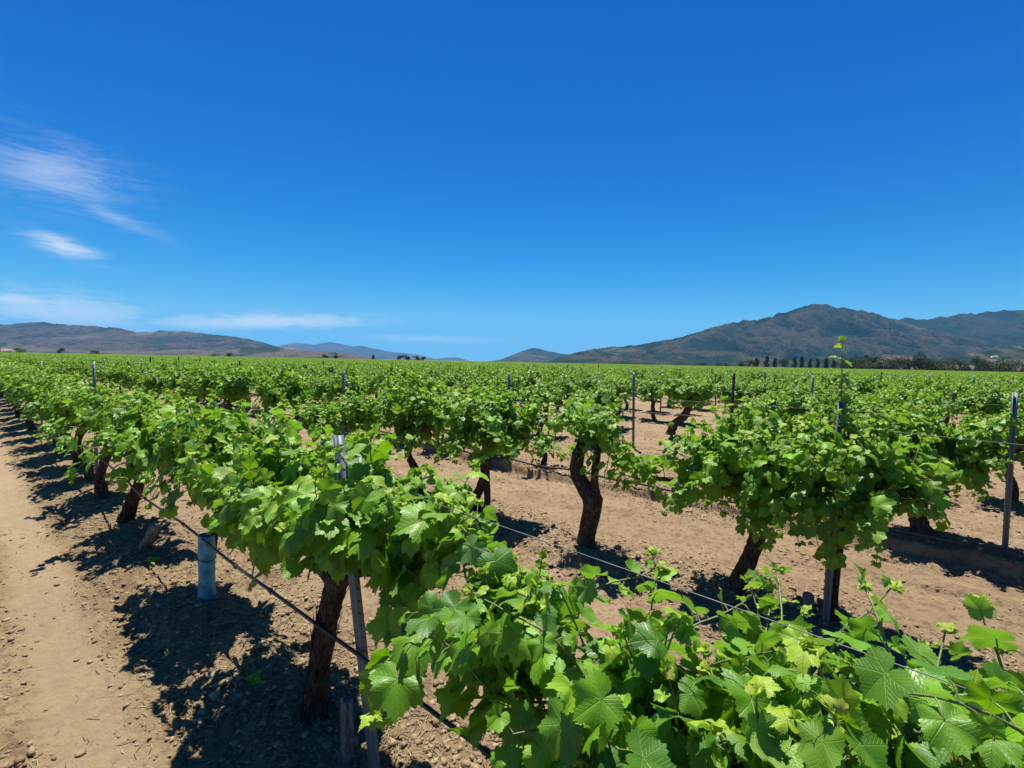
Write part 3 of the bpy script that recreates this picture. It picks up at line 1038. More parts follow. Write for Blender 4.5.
vine('round bushy grapevine at the centre with a narrow forked trunk', 204, 'mid', at=(3.83, 3.80), half=0.54, top=1.40, width=0.38, nsh=125, zc=0.88, lsz=0.086, low=0.58, hang=.22,
     custom=([([(.06, 0, -.10), (.12, 0, .1), (-.01, 0, .38), (-.08, 0, .8)], [.075, .052, .05, .06]), ([(-.05, 0, -.10), (-.07, 0, .2), (-.05, 0, .5), (-.08, 0, .76)], [.045, .036, .036, .045])],
             [([(-.08, 0, .74), (.2, 0, .85), (.6, 0, .9)], [.04, .03, .02]), ([(-.08, 0, .74), (-.3, 0, .85), (-.6, 0, .9)], [.04, .03, .02])]))
vine('grapevine with short trunk above the soil bank, near the right edge', 301, 'mid', at=(6.41, 0.10), half=0.5, top=1.28, width=0.36, nsh=105, zc=0.80, lsz=0.088, low=0.40, hang=.28, base_r=.085,
     extra=[((-.1, 0, .3), (.4, .3, .6), .3, .0)])
vine('low young grapevine sprouting from a stub behind the claw-shaped trunk', 302, 'mid', at=(6.41, 4.95), half=0.20, top=0.62, width=0.18, nsh=16, zc=0.30, lsz=0.075, low=0.15, hang=.1,
     base_r=.05, arms=1, origins=[(0, 0, .3)])
vine('grapevine with a long trunk leaning right in the gap right of centre', 501, 'mid', at=(11.6, 4.95), half=0.55, top=1.45, width=0.42, nsh=74, zc=0.98, lsz=0.09, low=0.7, hang=.1,
     custom=([([(.10, 0, -.10), (.0, 0, .25), (-.25, 0, .5), (-.42, 0, .95)], [.13, .10, .09, .08])], None), xc=-.35)

# ---- shared variants
rngv = np.random.default_rng(5)
variants = []
for i in range(7):
    variants.append(make_vine(700 + i, 'mid', half=rngv.uniform(.36, .46), top=rngv.uniform(1.22, 1.42), width=rngv.uniform(.25, .34), nsh=int(rngv.integers(58, 86)), zc=rngv.uniform(.80, .88),
                              lsz=0.090, low=rngv.uniform(.52, .66), hang=rngv.uniform(.10, .18), base_r=rngv.uniform(.050, .070), lean=(rngv.normal(0, .10), rngv.normal(0, .04)), bend=.05))
var_parts = [{c.name.split('.')[0]: c for c in v.children} for v in variants]

taken = {0: [-0.75, 0.62, 2.22, 3.76, 5.0, 6.10, 7.35], 1: [1.06, 0.50, 2.40, 3.80], 2: [0.10, 4.95], 4: [4.95]}
gaps = {1: [(-1.35, 0.3)], 2: [(1.95, 5.9), (-1.2, -0.4)], 3: [(2.2, 5.3)]}
gaps[0] = [(-9, -0.7)]
spots = []
for ri, d in enumerate(ROWS):
    if d > 430:
        break
    rr = random.Random(1000 + ri)
    off = rr.uniform(0, 1.25)
    t = -150 + off if ri > 2 else -150
    if ri == 0:
        t = 8.6
    elif ri == 1:
        t = -150.0 + 0.05
    while t < 460:
        step = 1.25
        tj = t + rr.uniform(-.13, .13)
        t += step
        if ri in gaps and any(a <= tj <= b for a, b in gaps[ri]):
            continue
        if ri in taken and any(abs(tj - q) < 0.85 for q in taken[ri]):
            continue
        if rr.random() < (0.09 if ri > 0 else 0.0):
            continue
        x, y, _ = W(d, tj)
        if y < -6 or y < abs(x) * 0.5 - 14 or y > 430:
            continue
        spots.append((ri, d, tj, x, y, rr.random(), rr.random()))


def project(x, y, z):
    v = cam.matrix_world.inverted() @ Vector((x, y, z))
    if v.z > -0.05:
        return None
    return 512 + F_PX * v.x / -v.z, 384 - F_PX * v.y / -v.z


cand = []
for k, s in enumerate(spots):
    p = project(s[3], s[4], 1.0)
    if p and -30 < p[0] < 1054 and s[4] > 0:
        cand.append((math.hypot(s[3], s[4]), k, p[0]))
cand.sort()
solo = cand[:282]
solo_set = {k for _, k, _ in solo}
# number them from the right within their row, the special ones counted too
special = [o for o in COL.objects if o.name.startswith('grapevine') and o.get('label')]
byrow = {}
for dist, k, px in solo:
    byrow.setdefault(spots[k][0], []).append((px, k, None))
for o in special:
    d_, t_ = inv(o.location.x, o.location.y)
    ri = int(np.argmin([abs(d_ - q) for q in ROWS[:20]]))
    p = project(o.location.x, o.location.y, 1.0)
    byrow.setdefault(ri, []).append((p[0] if p else 2000, -1, o))
LOOK = ['dense round', 'broad leafy', 'tall bushy', 'ragged leafy', 'full green', 'spreading', 'compact leafy']
used = [False] * 7
far_scale = {}
for ri in sorted(byrow):
    lst = sorted(byrow[ri], key=lambda q: -q[0])
    for i, (px, k, o) in enumerate(lst):
        if o is not None:
            continue
        _, d, t, x, y, r1, r2 = spots[k]
        vi = int(r1 * 7) % 7
        if used[vi]:
            o = dup(variants[vi])
        else:
            o = variants[vi]
            used[vi] = True
        place(o, d, t, math.pi if r2 > .5 else 0.0, 0.94 + 0.12 * ((r1 * 77) % 1), (0.90 + 0.17 * ((r2 * 91) % 1)) * (0.82 if (r1 * 313) % 1 < .1 else 1))
        tag(o, '%s grapevine, %s from the right in the %s row back' % (LOOK[vi], ordw(i + 1), ordw(ri + 1)), 'grapevine', VG)

# ---- all the farther vines: one mass, instanced on points
rest = [s for k, s in enumerate(spots) if k not in solo_set]
print('vines solo', len(solo), 'rest', len(rest))
P = np.array([(s[3], s[4], Gs(s[1], s[2]) if math.hypot(s[3], s[4]) < 60 else 0.0) for s in rest], dtype=np.float32)
me = bpy.data.meshes.new('distant_vines')
me.vertices.add(len(P))
me.vertices.foreach_set('co', P.ravel())
for an, kind, arr in (('idx', 'INT', [int(s[5] * 7) % 7 for s in rest]),
                      ('rz', 'FLOAT', [ROT + (math.pi if s[6] > .5 else 0) for s in rest]),
                      ('sc', 'FLOAT', [0.92 + 0.16 * ((s[6] * 53) % 1) for s in rest])):
    at = me.attributes.new(an, kind, 'POINT')
    at.data.foreach_set('value', np.array(arr, dtype=np.int32 if kind == 'INT' else np.float32))
far = obj('distant_vines', me)
ng = bpy.data.node_groups.new('vine_scatter', 'GeometryNodeTree')
ng.interface.new_socket('Geometry', in_out='INPUT', socket_type='NodeSocketGeometry')
ng.interface.new_socket('Geometry', in_out='OUTPUT', socket_type='NodeSocketGeometry')
N = ng.nodes.new
gi, go = N('NodeGroupInput'), N('NodeGroupOutput')
jn = N('GeometryNodeJoinGeometry')
for vp in var_parts:
    j2 = N('GeometryNodeJoinGeometry')
    for part in ('foliage', 'trunk', 'cordon'):
        oi = N('GeometryNodeObjectInfo')
        oi.transform_space = 'ORIGINAL'
        oi.inputs['Object'].default_value = vp[part]
        ng.links.new(oi.outputs['Geometry'], j2.inputs[0])
    g2 = N('GeometryNodeGeometryToInstance')
    ng.links.new(j2.outputs[0], g2.inputs[0])
    ng.links.new(g2.outputs[0], jn.inputs[0])
iop = N('GeometryNodeInstanceOnPoints')
ng.links.new(gi.outputs[0], iop.inputs['Points'])
ng.links.new(jn.outputs[0], iop.inputs['Instance'])
iop.inputs['Pick Instance'].default_value = True
for an, dt, sock in (('idx', 'INT', 'Instance Index'), ('sc', 'FLOAT', 'Scale')):
    na = N('GeometryNodeInputNamedAttribute')
    na.data_type = dt
    na.inputs[0].default_value = an
    ng.links.new(na.outputs[0], iop.inputs[sock])
na = N('GeometryNodeInputNamedAttribute')
na.data_type = 'FLOAT'
na.inputs[0].default_value = 'rz'
cx = N('ShaderNodeCombineXYZ')
ng.links.new(na.outputs[0], cx.inputs[2])
ng.links.new(cx.outputs[0], iop.inputs['Rotation'])
ng.links.new(iop.outputs[0], go.inputs[0])
md = far.modifiers.new('scatter', 'NODES')
md.node_group = ng
tag(far, 'mass of distant grapevine rows reaching to the horizon', 'vineyard', kind='stuff')

# ------------------------------------------------------------------ trellis posts


def post_mesh():
    """thin-walled steel channel with rolled lips and a ladder of wire hooks"""
    prof = [(-.021, -.013), (-.021, .016), (-.008, .016), (-.006, .006), (.006, .006), (.008, .016), (.021, .016), (.021, -.013),
            (.018, -.013), (.018, .013), (.0105, .013), (.0085, .003), (-.0085, .003), (-.0105, .013), (-.018, .013), (-.018, -.013)]
    n = len(prof)
    zs = np.array([-.45, 0, .4, .8, 1.2, 1.50])
    V = np.array([(x, y, z) for z in zs for (x, y) in prof])
    F = [[k * n + i, k * n + (i + 1) % n, (k + 1) * n + (i + 1) % n, (k + 1) * n + i] for k in range(len(zs) - 1) for i in range(n)]
    b = (len(zs) - 1) * n
    F += [[b + i, b + i + 1, b + 14 - i, b + 15 - i] for i in range(7)]
    return mk_mesh('post', V, np.array(F), M_STEEL, False)


def hooks_mesh():
    V, F = [], []
    for z in np.arange(.25, 1.50, .05):
        for sx in (-1, 1):
            b = len(V)
            x0, x1 = sx * .0212, sx * .0265
            for (x, y, dz) in ((x0, -.002, 0), (x0, .010, 0), (x1, .010, .006), (x1, -.002, .006), (x0, -.002, .014), (x0, .010, .014), (x1, .010, .014), (x1, -.002, .014)):
                V.append((x, y, z + dz))
            F += [[b, b + 1, b + 2, b + 3], [b + 4, b + 7, b + 6, b + 5], [b, b + 3, b + 7, b + 4], [b + 1, b + 5, b + 6, b + 2], [b + 3, b + 2, b + 6, b + 7]]
    return mk_mesh('hooks', np.array(V), np.array(F), M_STEEL, False)


pm, hm = post_mesh(), hooks_mesh()
PG = 'steel trellis posts along the rows'
DARKM = mat_plain('old_dark_post', (0.075, 0.06, 0.05), 0.9, 0.1)


def rough_stake_mesh(h, r, mat, seed):
    v, f = gnarly([([(0, 0, -.2), (0, 0, h * .5), (0, 0, h)], [r, r * .97, r * .93])], False, seed)
    return mk_mesh('stake', v, f, mat, False)


wood_pm = rough_stake_mesh(1.55, .032, DARKM, 3)
post_list = []
for ri, d in enumerate(ROWS[:34]):
    t0 = 1.66 - 1.06 * ri
    k0 = int((-60 - t0) / 6.2)
    for k in range(k0, 30):
        t = t0 + 6.2 * k
        x, y, _ = W(d, t)
        p = project(x, y, 1.2)
        if p is None or y < 0.5 or not (-40 < p[0] < 1064) or math.hypot(x, y) > 52:
            continue
        post_list.append((ri, d, t, p[0]))
byrow = {}
for q in post_list:
    byrow.setdefault(q[0], []).append(q)
prand = random.Random(4)
for ri in sorted(byrow):
    for i, (_, d, t, px) in enumerate(sorted(byrow[ri], key=lambda q: -q[3])):
        wood = ri > 1 and prand.random() < .22
        o = bpy.data.objects.new('trellis_post', None)
        COL.objects.link(o)
        lx, ly = prand.gauss(0, .025), prand.gauss(0, .02)
        dz = prand.uniform(-.08, .04)
        lab = '%s trellis post, %s from the right in the %s row back' % ('dark wooden' if wood else 'grey steel', ordw(i + 1), ordw(ri + 1))
        if ri == 0 and abs(t - 1.66) < .1:
            lx, ly, dz = 0.17, 0.03, -.06
            lab = 'nearest steel post, leaning left beside the big shaggy trunk'
        elif ri == 0 and abs(t - 7.86) < .1:
            lx, ly, dz = 0.03, 0.0, .08
            lab = 'grey steel post standing clear above the leaves at the left'
        elif ri == 1 and abs(t - .6) < .1:
            lx, ly, dz = -.02, 0.0, -.04
            d, t = d - .06, .53
            lab = 'grey steel post under the tall shoot, right of centre'
        elif ri == 2 and abs(t + .46) < .1:
            lx, ly, dz, wood = 0.0, 0.0, .0, False
            t = -.47
            lab = 'grey steel post standing by the right edge'
        o.location = W(d, t, Gs(d, t) + dz)
        o.rotation_euler = Matrix.Rotation(ROT, 4, 'Z').to_euler()
        if wood:
            obj('stake', wood_pm, o)
        else:
            obj('channel', pm, o)
            if math.hypot(d, t) < 14:
                obj('hooks', hm, o)
        o.matrix_world = Matrix.Translation(W(d, t, Gs(d, t) + dz)) @ Matrix.Rotation(ROT, 4, 'Z') @ Matrix.Rotation(math.atan(lx), 4, 'Y') @ Matrix.Rotation(-math.atan(ly), 4, 'X')
        tag(o, lab, 'post', PG)
print('posts', len(post_list))

# ------------------------------------------------------------------ wires and hoses


def row_line(name, d, z0, t0, t1, rad, mat, sag, seed, step=0.35, sides=6, ground=False):
    ts = np.arange(t0, t1, step)
    rr = np.random.default_rng(seed)
    per = ((ts - 1.66 + 1.06 * ROWS.index(d)) / 6.2) % 1 if d in ROWS else ts * 0
    zz = z0 - sag * 4 * per * (1 - per)
    dd_ = d + 0.012 * np.sin(ts * 1.7 + seed)
    if ground:
        zz = G(dd_ + .06, ts) + rad + .035
        zz = np.convolve(np.pad(zz, 2, mode='edge'), np.ones(5) / 5, 'valid')+.004
    pts = np.stack([dd_ * CS - ts * SN, dd_ * SN + ts * CS, zz], 1)
    return obj(name, tubes_mesh(name, [(pts, rad, .5)], mat, sides))


for ri in range(0, 6):
    d = ROWS[ri]
    z = [1.20, 1.32, 1.26, 1.28, 1.28, 1.28][ri]
    wo = row_line('trellis_wire', d, z, -3.0 - ri * 3, 60, [.0012, .0018, .002][min(ri, 2)], M_WIRE, .035, ri, .4, 5)
    tag(wo, ['taut thin wire crossing the foreground leaves of the nearest row', 'pale thin wire above the second row, clear at the right',
             'thin wire strung through the third row back', 'thin wire strung through the fourth row back', 'thin wire strung through the fifth row back',
             'thin wire strung through the sixth row back'][ri], 'wire', 'wires strung along the rows')


def hose_z(t):
    per = ((t - 1.66) / 6.2) % 1
    return 0.505 - .05 * 4 * per * (1 - per)


d = ROWS[0] - .045
ts = np.arange(-1.6, 40, .15)
pts = np.array([W(d + .01 * math.sin(t * 2.1), t, hose_z(t) + .008 * math.sin(t * 3.3)) for t in ts])
hose = obj('drip_hose', tubes_mesh('drip_hose', [(pts, .0085, .5)], M_HOSE, 10))
tag(hose, 'black drip hose strung low along the nearest row past the leaning post', 'hose', 'drip irrigation hoses')
for k in range(16):
    t = 1.02 + k * .52
    p = np.array(W(d + .01 * math.sin(t * 2.1), t, hose_z(t) + .008 * math.sin(t * 3.3)))
    u3 = np.array([UV_[0], UV_[1], 0])
    e = tubes_mesh('emitter', [(np.array([p - u3 * .018, p - u3 * .012, p + u3 * .012, p + u3 * .018]), np.array([.010, .0125, .0125, .010]), .5),
                               (np.array([p - [0, 0, .008], p - [0, 0, .022]]), .004, .5)], M_HOSE, 8)
    obj('emitter', e, hose)
h3 = row_line('drip_hose', 6.22, 0, -4, 40, .017, mat_plain('dusty_hose', (0.05, 0.045, 0.042), .6, .3), 0, 9, .12, 8, ground=True)
tag(h3, 'dusty drip hose lying on the soil bank of the third row', 'hose', 'drip irrigation hoses')

# ------------------------------------------------------------------ tree guards, stump, stakes


def guard(label, d, t, h, r, seed):
    rng = np.random.default_rng(seed)
    n, m = 30, 28
    V, F = [], []
    for k in range(m):
        z = -0.01 + h * k / (m - 1)
        for i in range(n):
            a = 2 * math.pi * i / n
            q = 1 + .05 * math.sin(2 * a + k * .25) + .045 * float(vnoise(np.array([math.cos(a) * 1.5 + seed]), np.array([math.sin(a) * 1.5]), np.array([z * 14]), seed)[0])
            crease = -.10 * math.exp(-((z - h * .62 - .02 * math.cos(a)) / .008) ** 2) - .05 * math.exp(-((z - h * .12 - .015 * math.sin(a)) / .007) ** 2)
            rr_ = r * (q + crease) * (1.0 - .10 * (z / h) ** 3)
            V.append((rr_ * math.cos(a), rr_ * .85 * math.sin(a), z))
    for k in range(m - 1):
        for i in range(n):
            F.append([k * n + i, k * n + (i + 1) % n, (k + 1) * n + (i + 1) % n, (k + 1) * n + i])
    root = bpy.data.objects.new('tree_guard', None)
    COL.objects.link(root)
    root.location = W(d, t, Gs(d, t))
    root.rotation_euler = (0, 0, ROT)
    s = obj('sleeve', mk_mesh('sleeve', np.array(V), np.array(F), M_BLUE), root)
    sm = s.modifiers.new('wall', 'SOLIDIFY')
    sm.thickness = .0015
    tie = np.array([(r * 1.03 * math.cos(a), r * .88 * math.sin(a), h * .62 + .012 * math.cos(a)) for a in np.linspace(0, 2 * math.pi, 24)])
    obj('tie', tubes_mesh('tie', [(tie, .0025, .5)], M_HOSE, 5), root)
    tag(root, label, 'tree guard', 'blue plastic tree guards')


guard('light blue plastic sleeve around the base of a young vine at the left', 1.10, 3.76, .44, .062, 3)
guard('tiny blue sleeve seen over the leaves in the second row back', 3.83, 13.6, .45, .055, 8)

v, f = gnarly([([(0, 0, -.10), (-.08, 0, .05), (-.22, 0, .15), (-.36, 0, .27)], [.060, .048, .042, .034])], True, 77)
st = obj('dead_stump', mk_mesh('dead_stump', v, f, M_GREYWOOD), None, W(1.04, 5.22, Gs(1.04, 5.22)), ROT)
tag(st, 'bleached grey dead vine stump leaning between trunk and blue sleeve', 'stump')


def plank_stake(name, label, d, t, h, wdt, th, seed, lean=0.0):
    rng = np.random.default_rng(seed)
    V, F = [], []
    zs = np.linspace(-.15, h, 9)
    pr = [(-1, -1), (-.4, -1.06), (.3, -.97), (1, -1), (1, 1), (.3, 1.05), (-.4, .96), (-1, 1)]
    n = len(pr)
    for k, z in enumerate(zs):
        for (a, b) in pr:
            jag = (rng.uniform(-.012, .012) if k == len(zs) - 1 else 0)
            V.append((a * wdt * (1 + rng.normal(0, .02)) + lean * z, b * th, z + jag))
    for k in range(len(zs) - 1):
        for i in range(n):
            F.append([k * n + i, k * n + (i + 1) % n, (k + 1) * n + (i + 1) % n, (k + 1) * n + i])
    b = (len(zs) - 1) * n
    F += [[b, b + 1, b + 6, b + 7], [b + 1, b + 2, b + 5, b + 6], [b + 2, b + 3, b + 4, b + 5]]
    o = obj(name, mk_mesh(name, np.array(V), np.array(F), M_GREYWOOD, False), None, W(d, t, Gs(d, t)), ROT)
    tag(o, label, 'stake', 'short wooden stakes')


plank_stake('wooden_stake', 'short grey wooden stake at the foot of the leaning post', 1.06, 1.84, .27, .028, .016, 4, .02)
plank_stake('wooden_stake', 'short brown wooden stake at the foot of the second row post', 3.80, .64, .15, .032, .02, 5)

# ------------------------------------------------------------------ litter on the soil


def ico():
    import bmesh
    bm = bmesh.new()
    bmesh.ops.create_icosphere(bm, subdivisions=1, radius=1)
    V = np.array([v.co[:] for v in bm.verts])
    F = np.array([[v.index for v in f.verts] for f in bm.faces])
    bm.free()
    return V, F


IV, IF = ico()


def sample_ground(rng, n, dmax, bias):
    """points on the ground near the camera, thick under the rows"""
    out = []
    while len(out) < n:
        d = rng.uniform(-.7, 11.0, n * 3)
        t = rng.uniform(-4, 13, n * 3)
        x, y = d * CS - t * SN, d * SN + t * CS
        dist = np.hypot(x, y)
        q = np.where(d < 2.4, d - 1.10, np.where(d < 5.1, d - 3.83, np.where(d < 7.7, d - 6.41, d - 9.0)))
        berm = np.exp(-(q / .42) ** 2)
        rut = np.exp(-((d - .36) / .17) ** 4) + np.exp(-((np.abs(q) - .9) / .22) ** 4) * (d > 1.3)
        patch = np.clip(.5 + 1.3 * fbm(d * 1.6, t * 1.2, octv=3, seed=91), .02, 1)
        pr = (bias * berm + (1 - bias) * patch) * np.clip(1 - .93 * rut, 0, 1) * np.clip(3.0 / (dist + .3), 0, 1) ** 1.2
        ok = (rng.random(n * 3) < pr) & (y > .25) & (np.abs(x) < y * 1.25 + .8) & (dist < dmax)
        out += list(zip(d[ok], t[ok]))
    a = np.array(out[:n])
    return a[:, 0], a[:, 1]


rng = np.random.default_rng(12)
nC = 64000
cd, ct = sample_ground(rng, nC, 13, .5)
cz = G(cd, ct)
big_ = rng.random(nC) < .05
size = np.where(big_, rng.uniform(.010, .026, nC), 1) * np.where(big_, 1, 0) + np.where(big_, 0, 1) * np.clip(rng.lognormal(-5.2, .60, nC), 0.002, .017)
sc3 = size[:, None] * rng.uniform(.6, 1.35, (nC, 3)) * np.array([1, 1, .55])
jit = 1 + rng.uniform(-.45, .40, (nC, len(IV), 1))
ang = rng.uniform(0, 6.28, nC)
Vl = IV[None] * jit * sc3[:, None, :]
ca, sa = np.cos(ang)[:, None], np.sin(ang)[:, None]
Vw = np.stack([Vl[..., 0] * ca - Vl[..., 1] * sa + (cd * CS - ct * SN)[:, None], Vl[..., 0] * sa + Vl[..., 1] * ca + (cd * SN + ct * CS)[:, None], Vl[..., 2] + (cz + size * .25)[:, None]], 2)
Fc = (IF[None] + (np.arange(nC) * len(IV))[:, None, None]).reshape(-1, 3)
cl_o = obj('soil_clods', mk_mesh('soil_clods', Vw.reshape(-1, 3), Fc, M_CLOD, False, {'rnd': ('FLOAT', np.repeat(rng.random(nC), len(IV)))}))
tag(cl_o, 'dry clods and pebbles strewn over the tan soil', 'clods', kind='stuff')

nS = 20000
sd, stt = sample_ground(rng, nS, 9, .8)
sz_ = G(sd, stt)
a = np.where(rng.random(nS) < .6, ROT + rng.normal(0, .6, nS), rng.uniform(0, 3.14, nS))
ln = rng.uniform(.008, .05, nS)
wd = rng.uniform(.0007, .0022, nS)
ex = np.stack([np.cos(a), np.sin(a), rng.normal(0, .18, nS)], 1)
ey = np.stack([-np.sin(a), np.cos(a), np.zeros(nS)], 1)
base = np.stack([sd * CS - stt * SN, sd * SN + stt * CS, sz_ + .006], 1)
bend = rng.normal(0, .18, nS)
Q = []
for f_, g_ in ((-1, 0), (0, 1), (1, 0)):
    c0 = base + ex * (ln * f_)[:, None] + ey * (ln * bend * g_)[:, None]
    for s_ in (-1, 1):
        Q.append(c0 + ey * (wd * s_)[:, None])
    Q.append(c0 + np.array([0, 0, 1]) * (wd * 1.4)[:, None])
Q = np.stack(Q, 1)
tri = np.array([[0, 3, 5, 2], [3, 6, 8, 5], [2, 5, 4, 1], [5, 8, 7, 4]])
Fs = (tri[None] + (np.arange(nS) * 9)[:, None, None]).reshape(-1, 4)
so_ = obj('straw_litter', mk_mesh('straw_litter', Q.reshape(-1, 3), Fs, M_STRAW, False, {'rnd': ('FLOAT', np.repeat(rng.random(nS) ** .8, 9))}))
tag(so_, 'dry straw and twig litter scattered under the vines', 'litter', kind='stuff')

# fallen pruned canes
CG = 'pruned canes lying on the soil'
cane_defs = [(.95, 3.55, .25, 2.6, 'curved dry cane lying at the foot of the blue sleeve'), (1.30, 1.30, .55, 1.3, 'long thin dry cane lying beyond the leaning post'),
             (.70, 2.75, .22, .4, 'short dry cane on the track side of the shaggy trunk'), (3.3, 2.0, .35, .2, 'dry cane lying before the second row, near the claw-shaped trunk')]
for k, (d, t, ln_, aa, lab) in enumerate(cane_defs):
    r_ = np.random.default_rng(60 + k)
    m = 14
    P_ = []
    p = np.array([d, t])
    a_ = aa
    for i in range(m):
        P_.append(W(p[0], p[1], Gs(p[0], p[1]) + .008 + .012 * math.sin(i * .5) ** 2))
        a_ += r_.normal(0, .22)
        p = p + np.array([math.sin(a_), math.cos(a_)]) * ln_ / m
    o = obj('dry_cane', tubes_mesh('dry_cane', [(np.array(P_), np.linspace(.0045, .002, m), .1)], mat_plain('dry_cane', (.17, .11, .075), .85, .1) if k == 0 else bpy.data.materials['dry_cane'], 6))
    tag(o, lab, 'cane', CG)

# weeds: a few small green tufts
WG = 'small green weeds under the vines'
for k, (d, t, s_, lab) in enumerate([(.98, 2.62, .5, 'tiny yellow-green weed left of the shaggy trunk'), (1.0, 4.75, .6, 'tiny green weed at the foot of the grey stump'),
                                     (3.70, 11.9, 1.0, 'low green weed tuft under the second row at the left')]):
    r_ = np.random.default_rng(80 + k)
    n_ = 26
    th = r_.uniform(0, 6.28, n_)
    L = {'pos': np.stack([r_.normal(0, .022, n_), r_.normal(0, .022, n_), r_.uniform(.005, .04, n_)], 1), 'ydir': np.stack([np.cos(th), np.sin(th), r_.uniform(.1, .9, n_)], 1),
         'nrm': np.stack([r_.normal(0, .3, n_), r_.normal(0, .3, n_), np.ones(n_)], 1), 'size': r_.uniform(.012, .026, n_) * 1.0, 'age': r_.uniform(.5, .8, n_), 'rnd': r_.random(n_)}
    o = obj('weed', leaves_mesh('weed', L, 'mid', r_), None, W(d, t, Gs(d, t)))
    o.scale = (s_ * 1.6,) * 3
    tag(o, lab, 'weed', WG)

# ------------------------------------------------------------------ trees beyond the field
M_CROWN = {}
for nm, lo_, hi_ in (('dark_foliage', (0.016, 0.032, 0.010), (0.040, 0.075, 0.020)), ('green_foliage', (0.030, 0.055, 0.018), (0.075, 0.110, 0.035)), ('olive_foliage', (0.05, 0.075, 0.035), (0.11, 0.14, 0.06))):
    m, n = new_mat(nm)
    r_ = n.n('ShaderNodeAttribute', attribute_name='rnd').outputs['Fac']
    n.out(n.pbsdf(n.mix(r_, lo_, hi_), .8, .15))
    M_CROWN[nm] = m


def tree_meshes(kind, mat, seed):
    rng = np.random.default_rng(seed)
    if kind == 'poplar':
        H, lobes = 1.0, [(rng.normal(0, .03), rng.normal(0, .03), .16 + .75 * k / 9, .13 * (1 - (k / 10) ** 2 * .75) + .02, .12) for k in range(10)]
        nf = 900
    elif kind == 'round':
        H, lobes = 1.0, [(rng.uniform(-.3, .3), rng.uniform(-.3, .3), rng.uniform(.16, .78), rng.uniform(.18, .28), rng.uniform(.14, .22)) for k in range(13)]
        nf = 1500
    else:
        H, lobes = 1.0, [(rng.uniform(-.6, .6), rng.uniform(-.3, .3), rng.uniform(.10, .74), rng.uniform(.2, .30), rng.uniform(.16, .26)) for k in range(16)]
        nf = 1700
    pos, rnd = [], []
    for k in range(nf):
        l = lobes[rng.integers(len(lobes))]
        v = rng.normal(0, 1, 3)
        v /= np.linalg.norm(v)
        q = rng.uniform(.55, 1.08)
        pos.append((l[0] + v[0] * l[3] * q, l[1] + v[1] * l[3] * q, max(.04, l[2] + v[2] * l[4] * q)))
        rnd.append(rng.random())
    pos = np.array(pos)
    n_ = len(pos)
    sz = rng.uniform(.018, .045, n_)
    a1 = rng.normal(0, 1, (n_, 3))
    a1 /= np.linalg.norm(a1, axis=1, keepdims=True)
    a2 = np.cross(a1, rng.normal(0, 1, (n_, 3)))
    a2 /= np.linalg.norm(a2, axis=1, keepdims=True)
    V = np.stack([pos + a1 * sz[:, None], pos + a2 * sz[:, None] * .7, pos - a1 * sz[:, None], pos - a2 * sz[:, None] * .7], 1).reshape(-1, 3)
    F = np.arange(n_ * 4).reshape(-1, 4)
    crown = mk_mesh('crown', V, F, mat, False, {'rnd': ('FLOAT', np.repeat(rnd, 4))})
    lines = [([(0, 0, -.03), (.01, 0, .2), (0, 0, .55)], [.035, .026, .012])]
    for l in lobes[:6]:
        lines.append(([(0, 0, .18), (l[0] * .5, l[1] * .5, l[2] * .7), (l[0], l[1], l[2])], [.016, .011, .006]))
    v, f = gnarly(lines, False, seed)
    return mk_mesh('trunk', v, f, M_BARK), crown


TM = {'poplar': [tree_meshes('poplar', M_CROWN['green_foliage'], 300 + i) for i in range(3)],
      'round': [tree_meshes('round', M_CROWN['dark_foliage'], 310), tree_meshes('round', M_CROWN['green_foliage'], 311), tree_meshes('round', M_CROWN['dark_foliage'], 312)],
      'bush': [tree_meshes('bush', M_CROWN['green_foliage'], 320), tree_meshes('bush', M_CROWN['dark_foliage'], 321), tree_meshes('bush', M_CROWN['olive_foliage'], 322)]}


def tree(kind, vi, px, D, hpx, label, group, wf=1.0):
    tm, cm = TM[kind][vi % len(TM[kind])]
    root = bpy.data.objects.new('poplar_tree' if kind == 'poplar' else 'tree' if kind == 'round' else 'broad_tree', None)
    COL.objects.link(root)
    obj('trunk', tm, root)
    obj('crown', cm, root)
    x = D * (px - 512) / F_PX
    root.location = (x, D, 0)
    h = hpx * 1.25 * HB[kind] / F_PX * D + 1.9
    root.scale = (h * wf, h * wf, h)
    root.rotation_euler = (0, 0, (px * 1.7) % 6.28)
    tag(root, label, 'tree', group)


# (pixel, height above the horizon, kind, width)
HB = {'poplar': 0.72, 'round': 0.95, 'bush': 1.0}
TR = [(748, 6, 'bush', 1.0), (756, 9, 'poplar', 1.7), (766, 12, 'poplar', 1.2), (774, 10, 'poplar', 1.3), (783, 8, 'round', 1.0), (794, 11, 'poplar', 1.2), (801, 12, 'poplar', 1.1), (809, 9, 'poplar', 1.3), (817, 10, 'poplar', 1.2),
      (825, 11, 'poplar', 1.3), (833, 9.5, 'poplar', 1.3), (845, 8, 'round', 1.2), (858, 12, 'bush', .9), (872, 13, 'round', 1.2), (884, 9, 'bush', 1.1), (896, 10, 'bush', 1.0), (909, 10, 'round', 1.3),
      (919, 15, 'round', 1.0), (931, 9, 'bush', 1.0), (952, 10, 'bush', 1.1), (963, 8, 'bush', .8), (981, 9, 'bush', .8), (976, 13, 'round', .7), (999, 12, 'bush', 1.1), (1009, 9, 'round', 1.2), (1023, 11, 'bush', 1.1),
      (850, 9, 'bush', 1.3), (865, 9, 'bush', 1.3), (890, 8, 'bush', 1.4), (926, 9, 'bush', 1.2), (942, 8, 'bush', 1.3), (990, 8, 'bush', 1.3), (1045, 12, 'round', 1.2), (1070, 11, 'bush', 1.2), (740, 4, 'round', 1.6), (722, 3, 'bush', 1.5), (700, 3, 'bush', 1.5)]
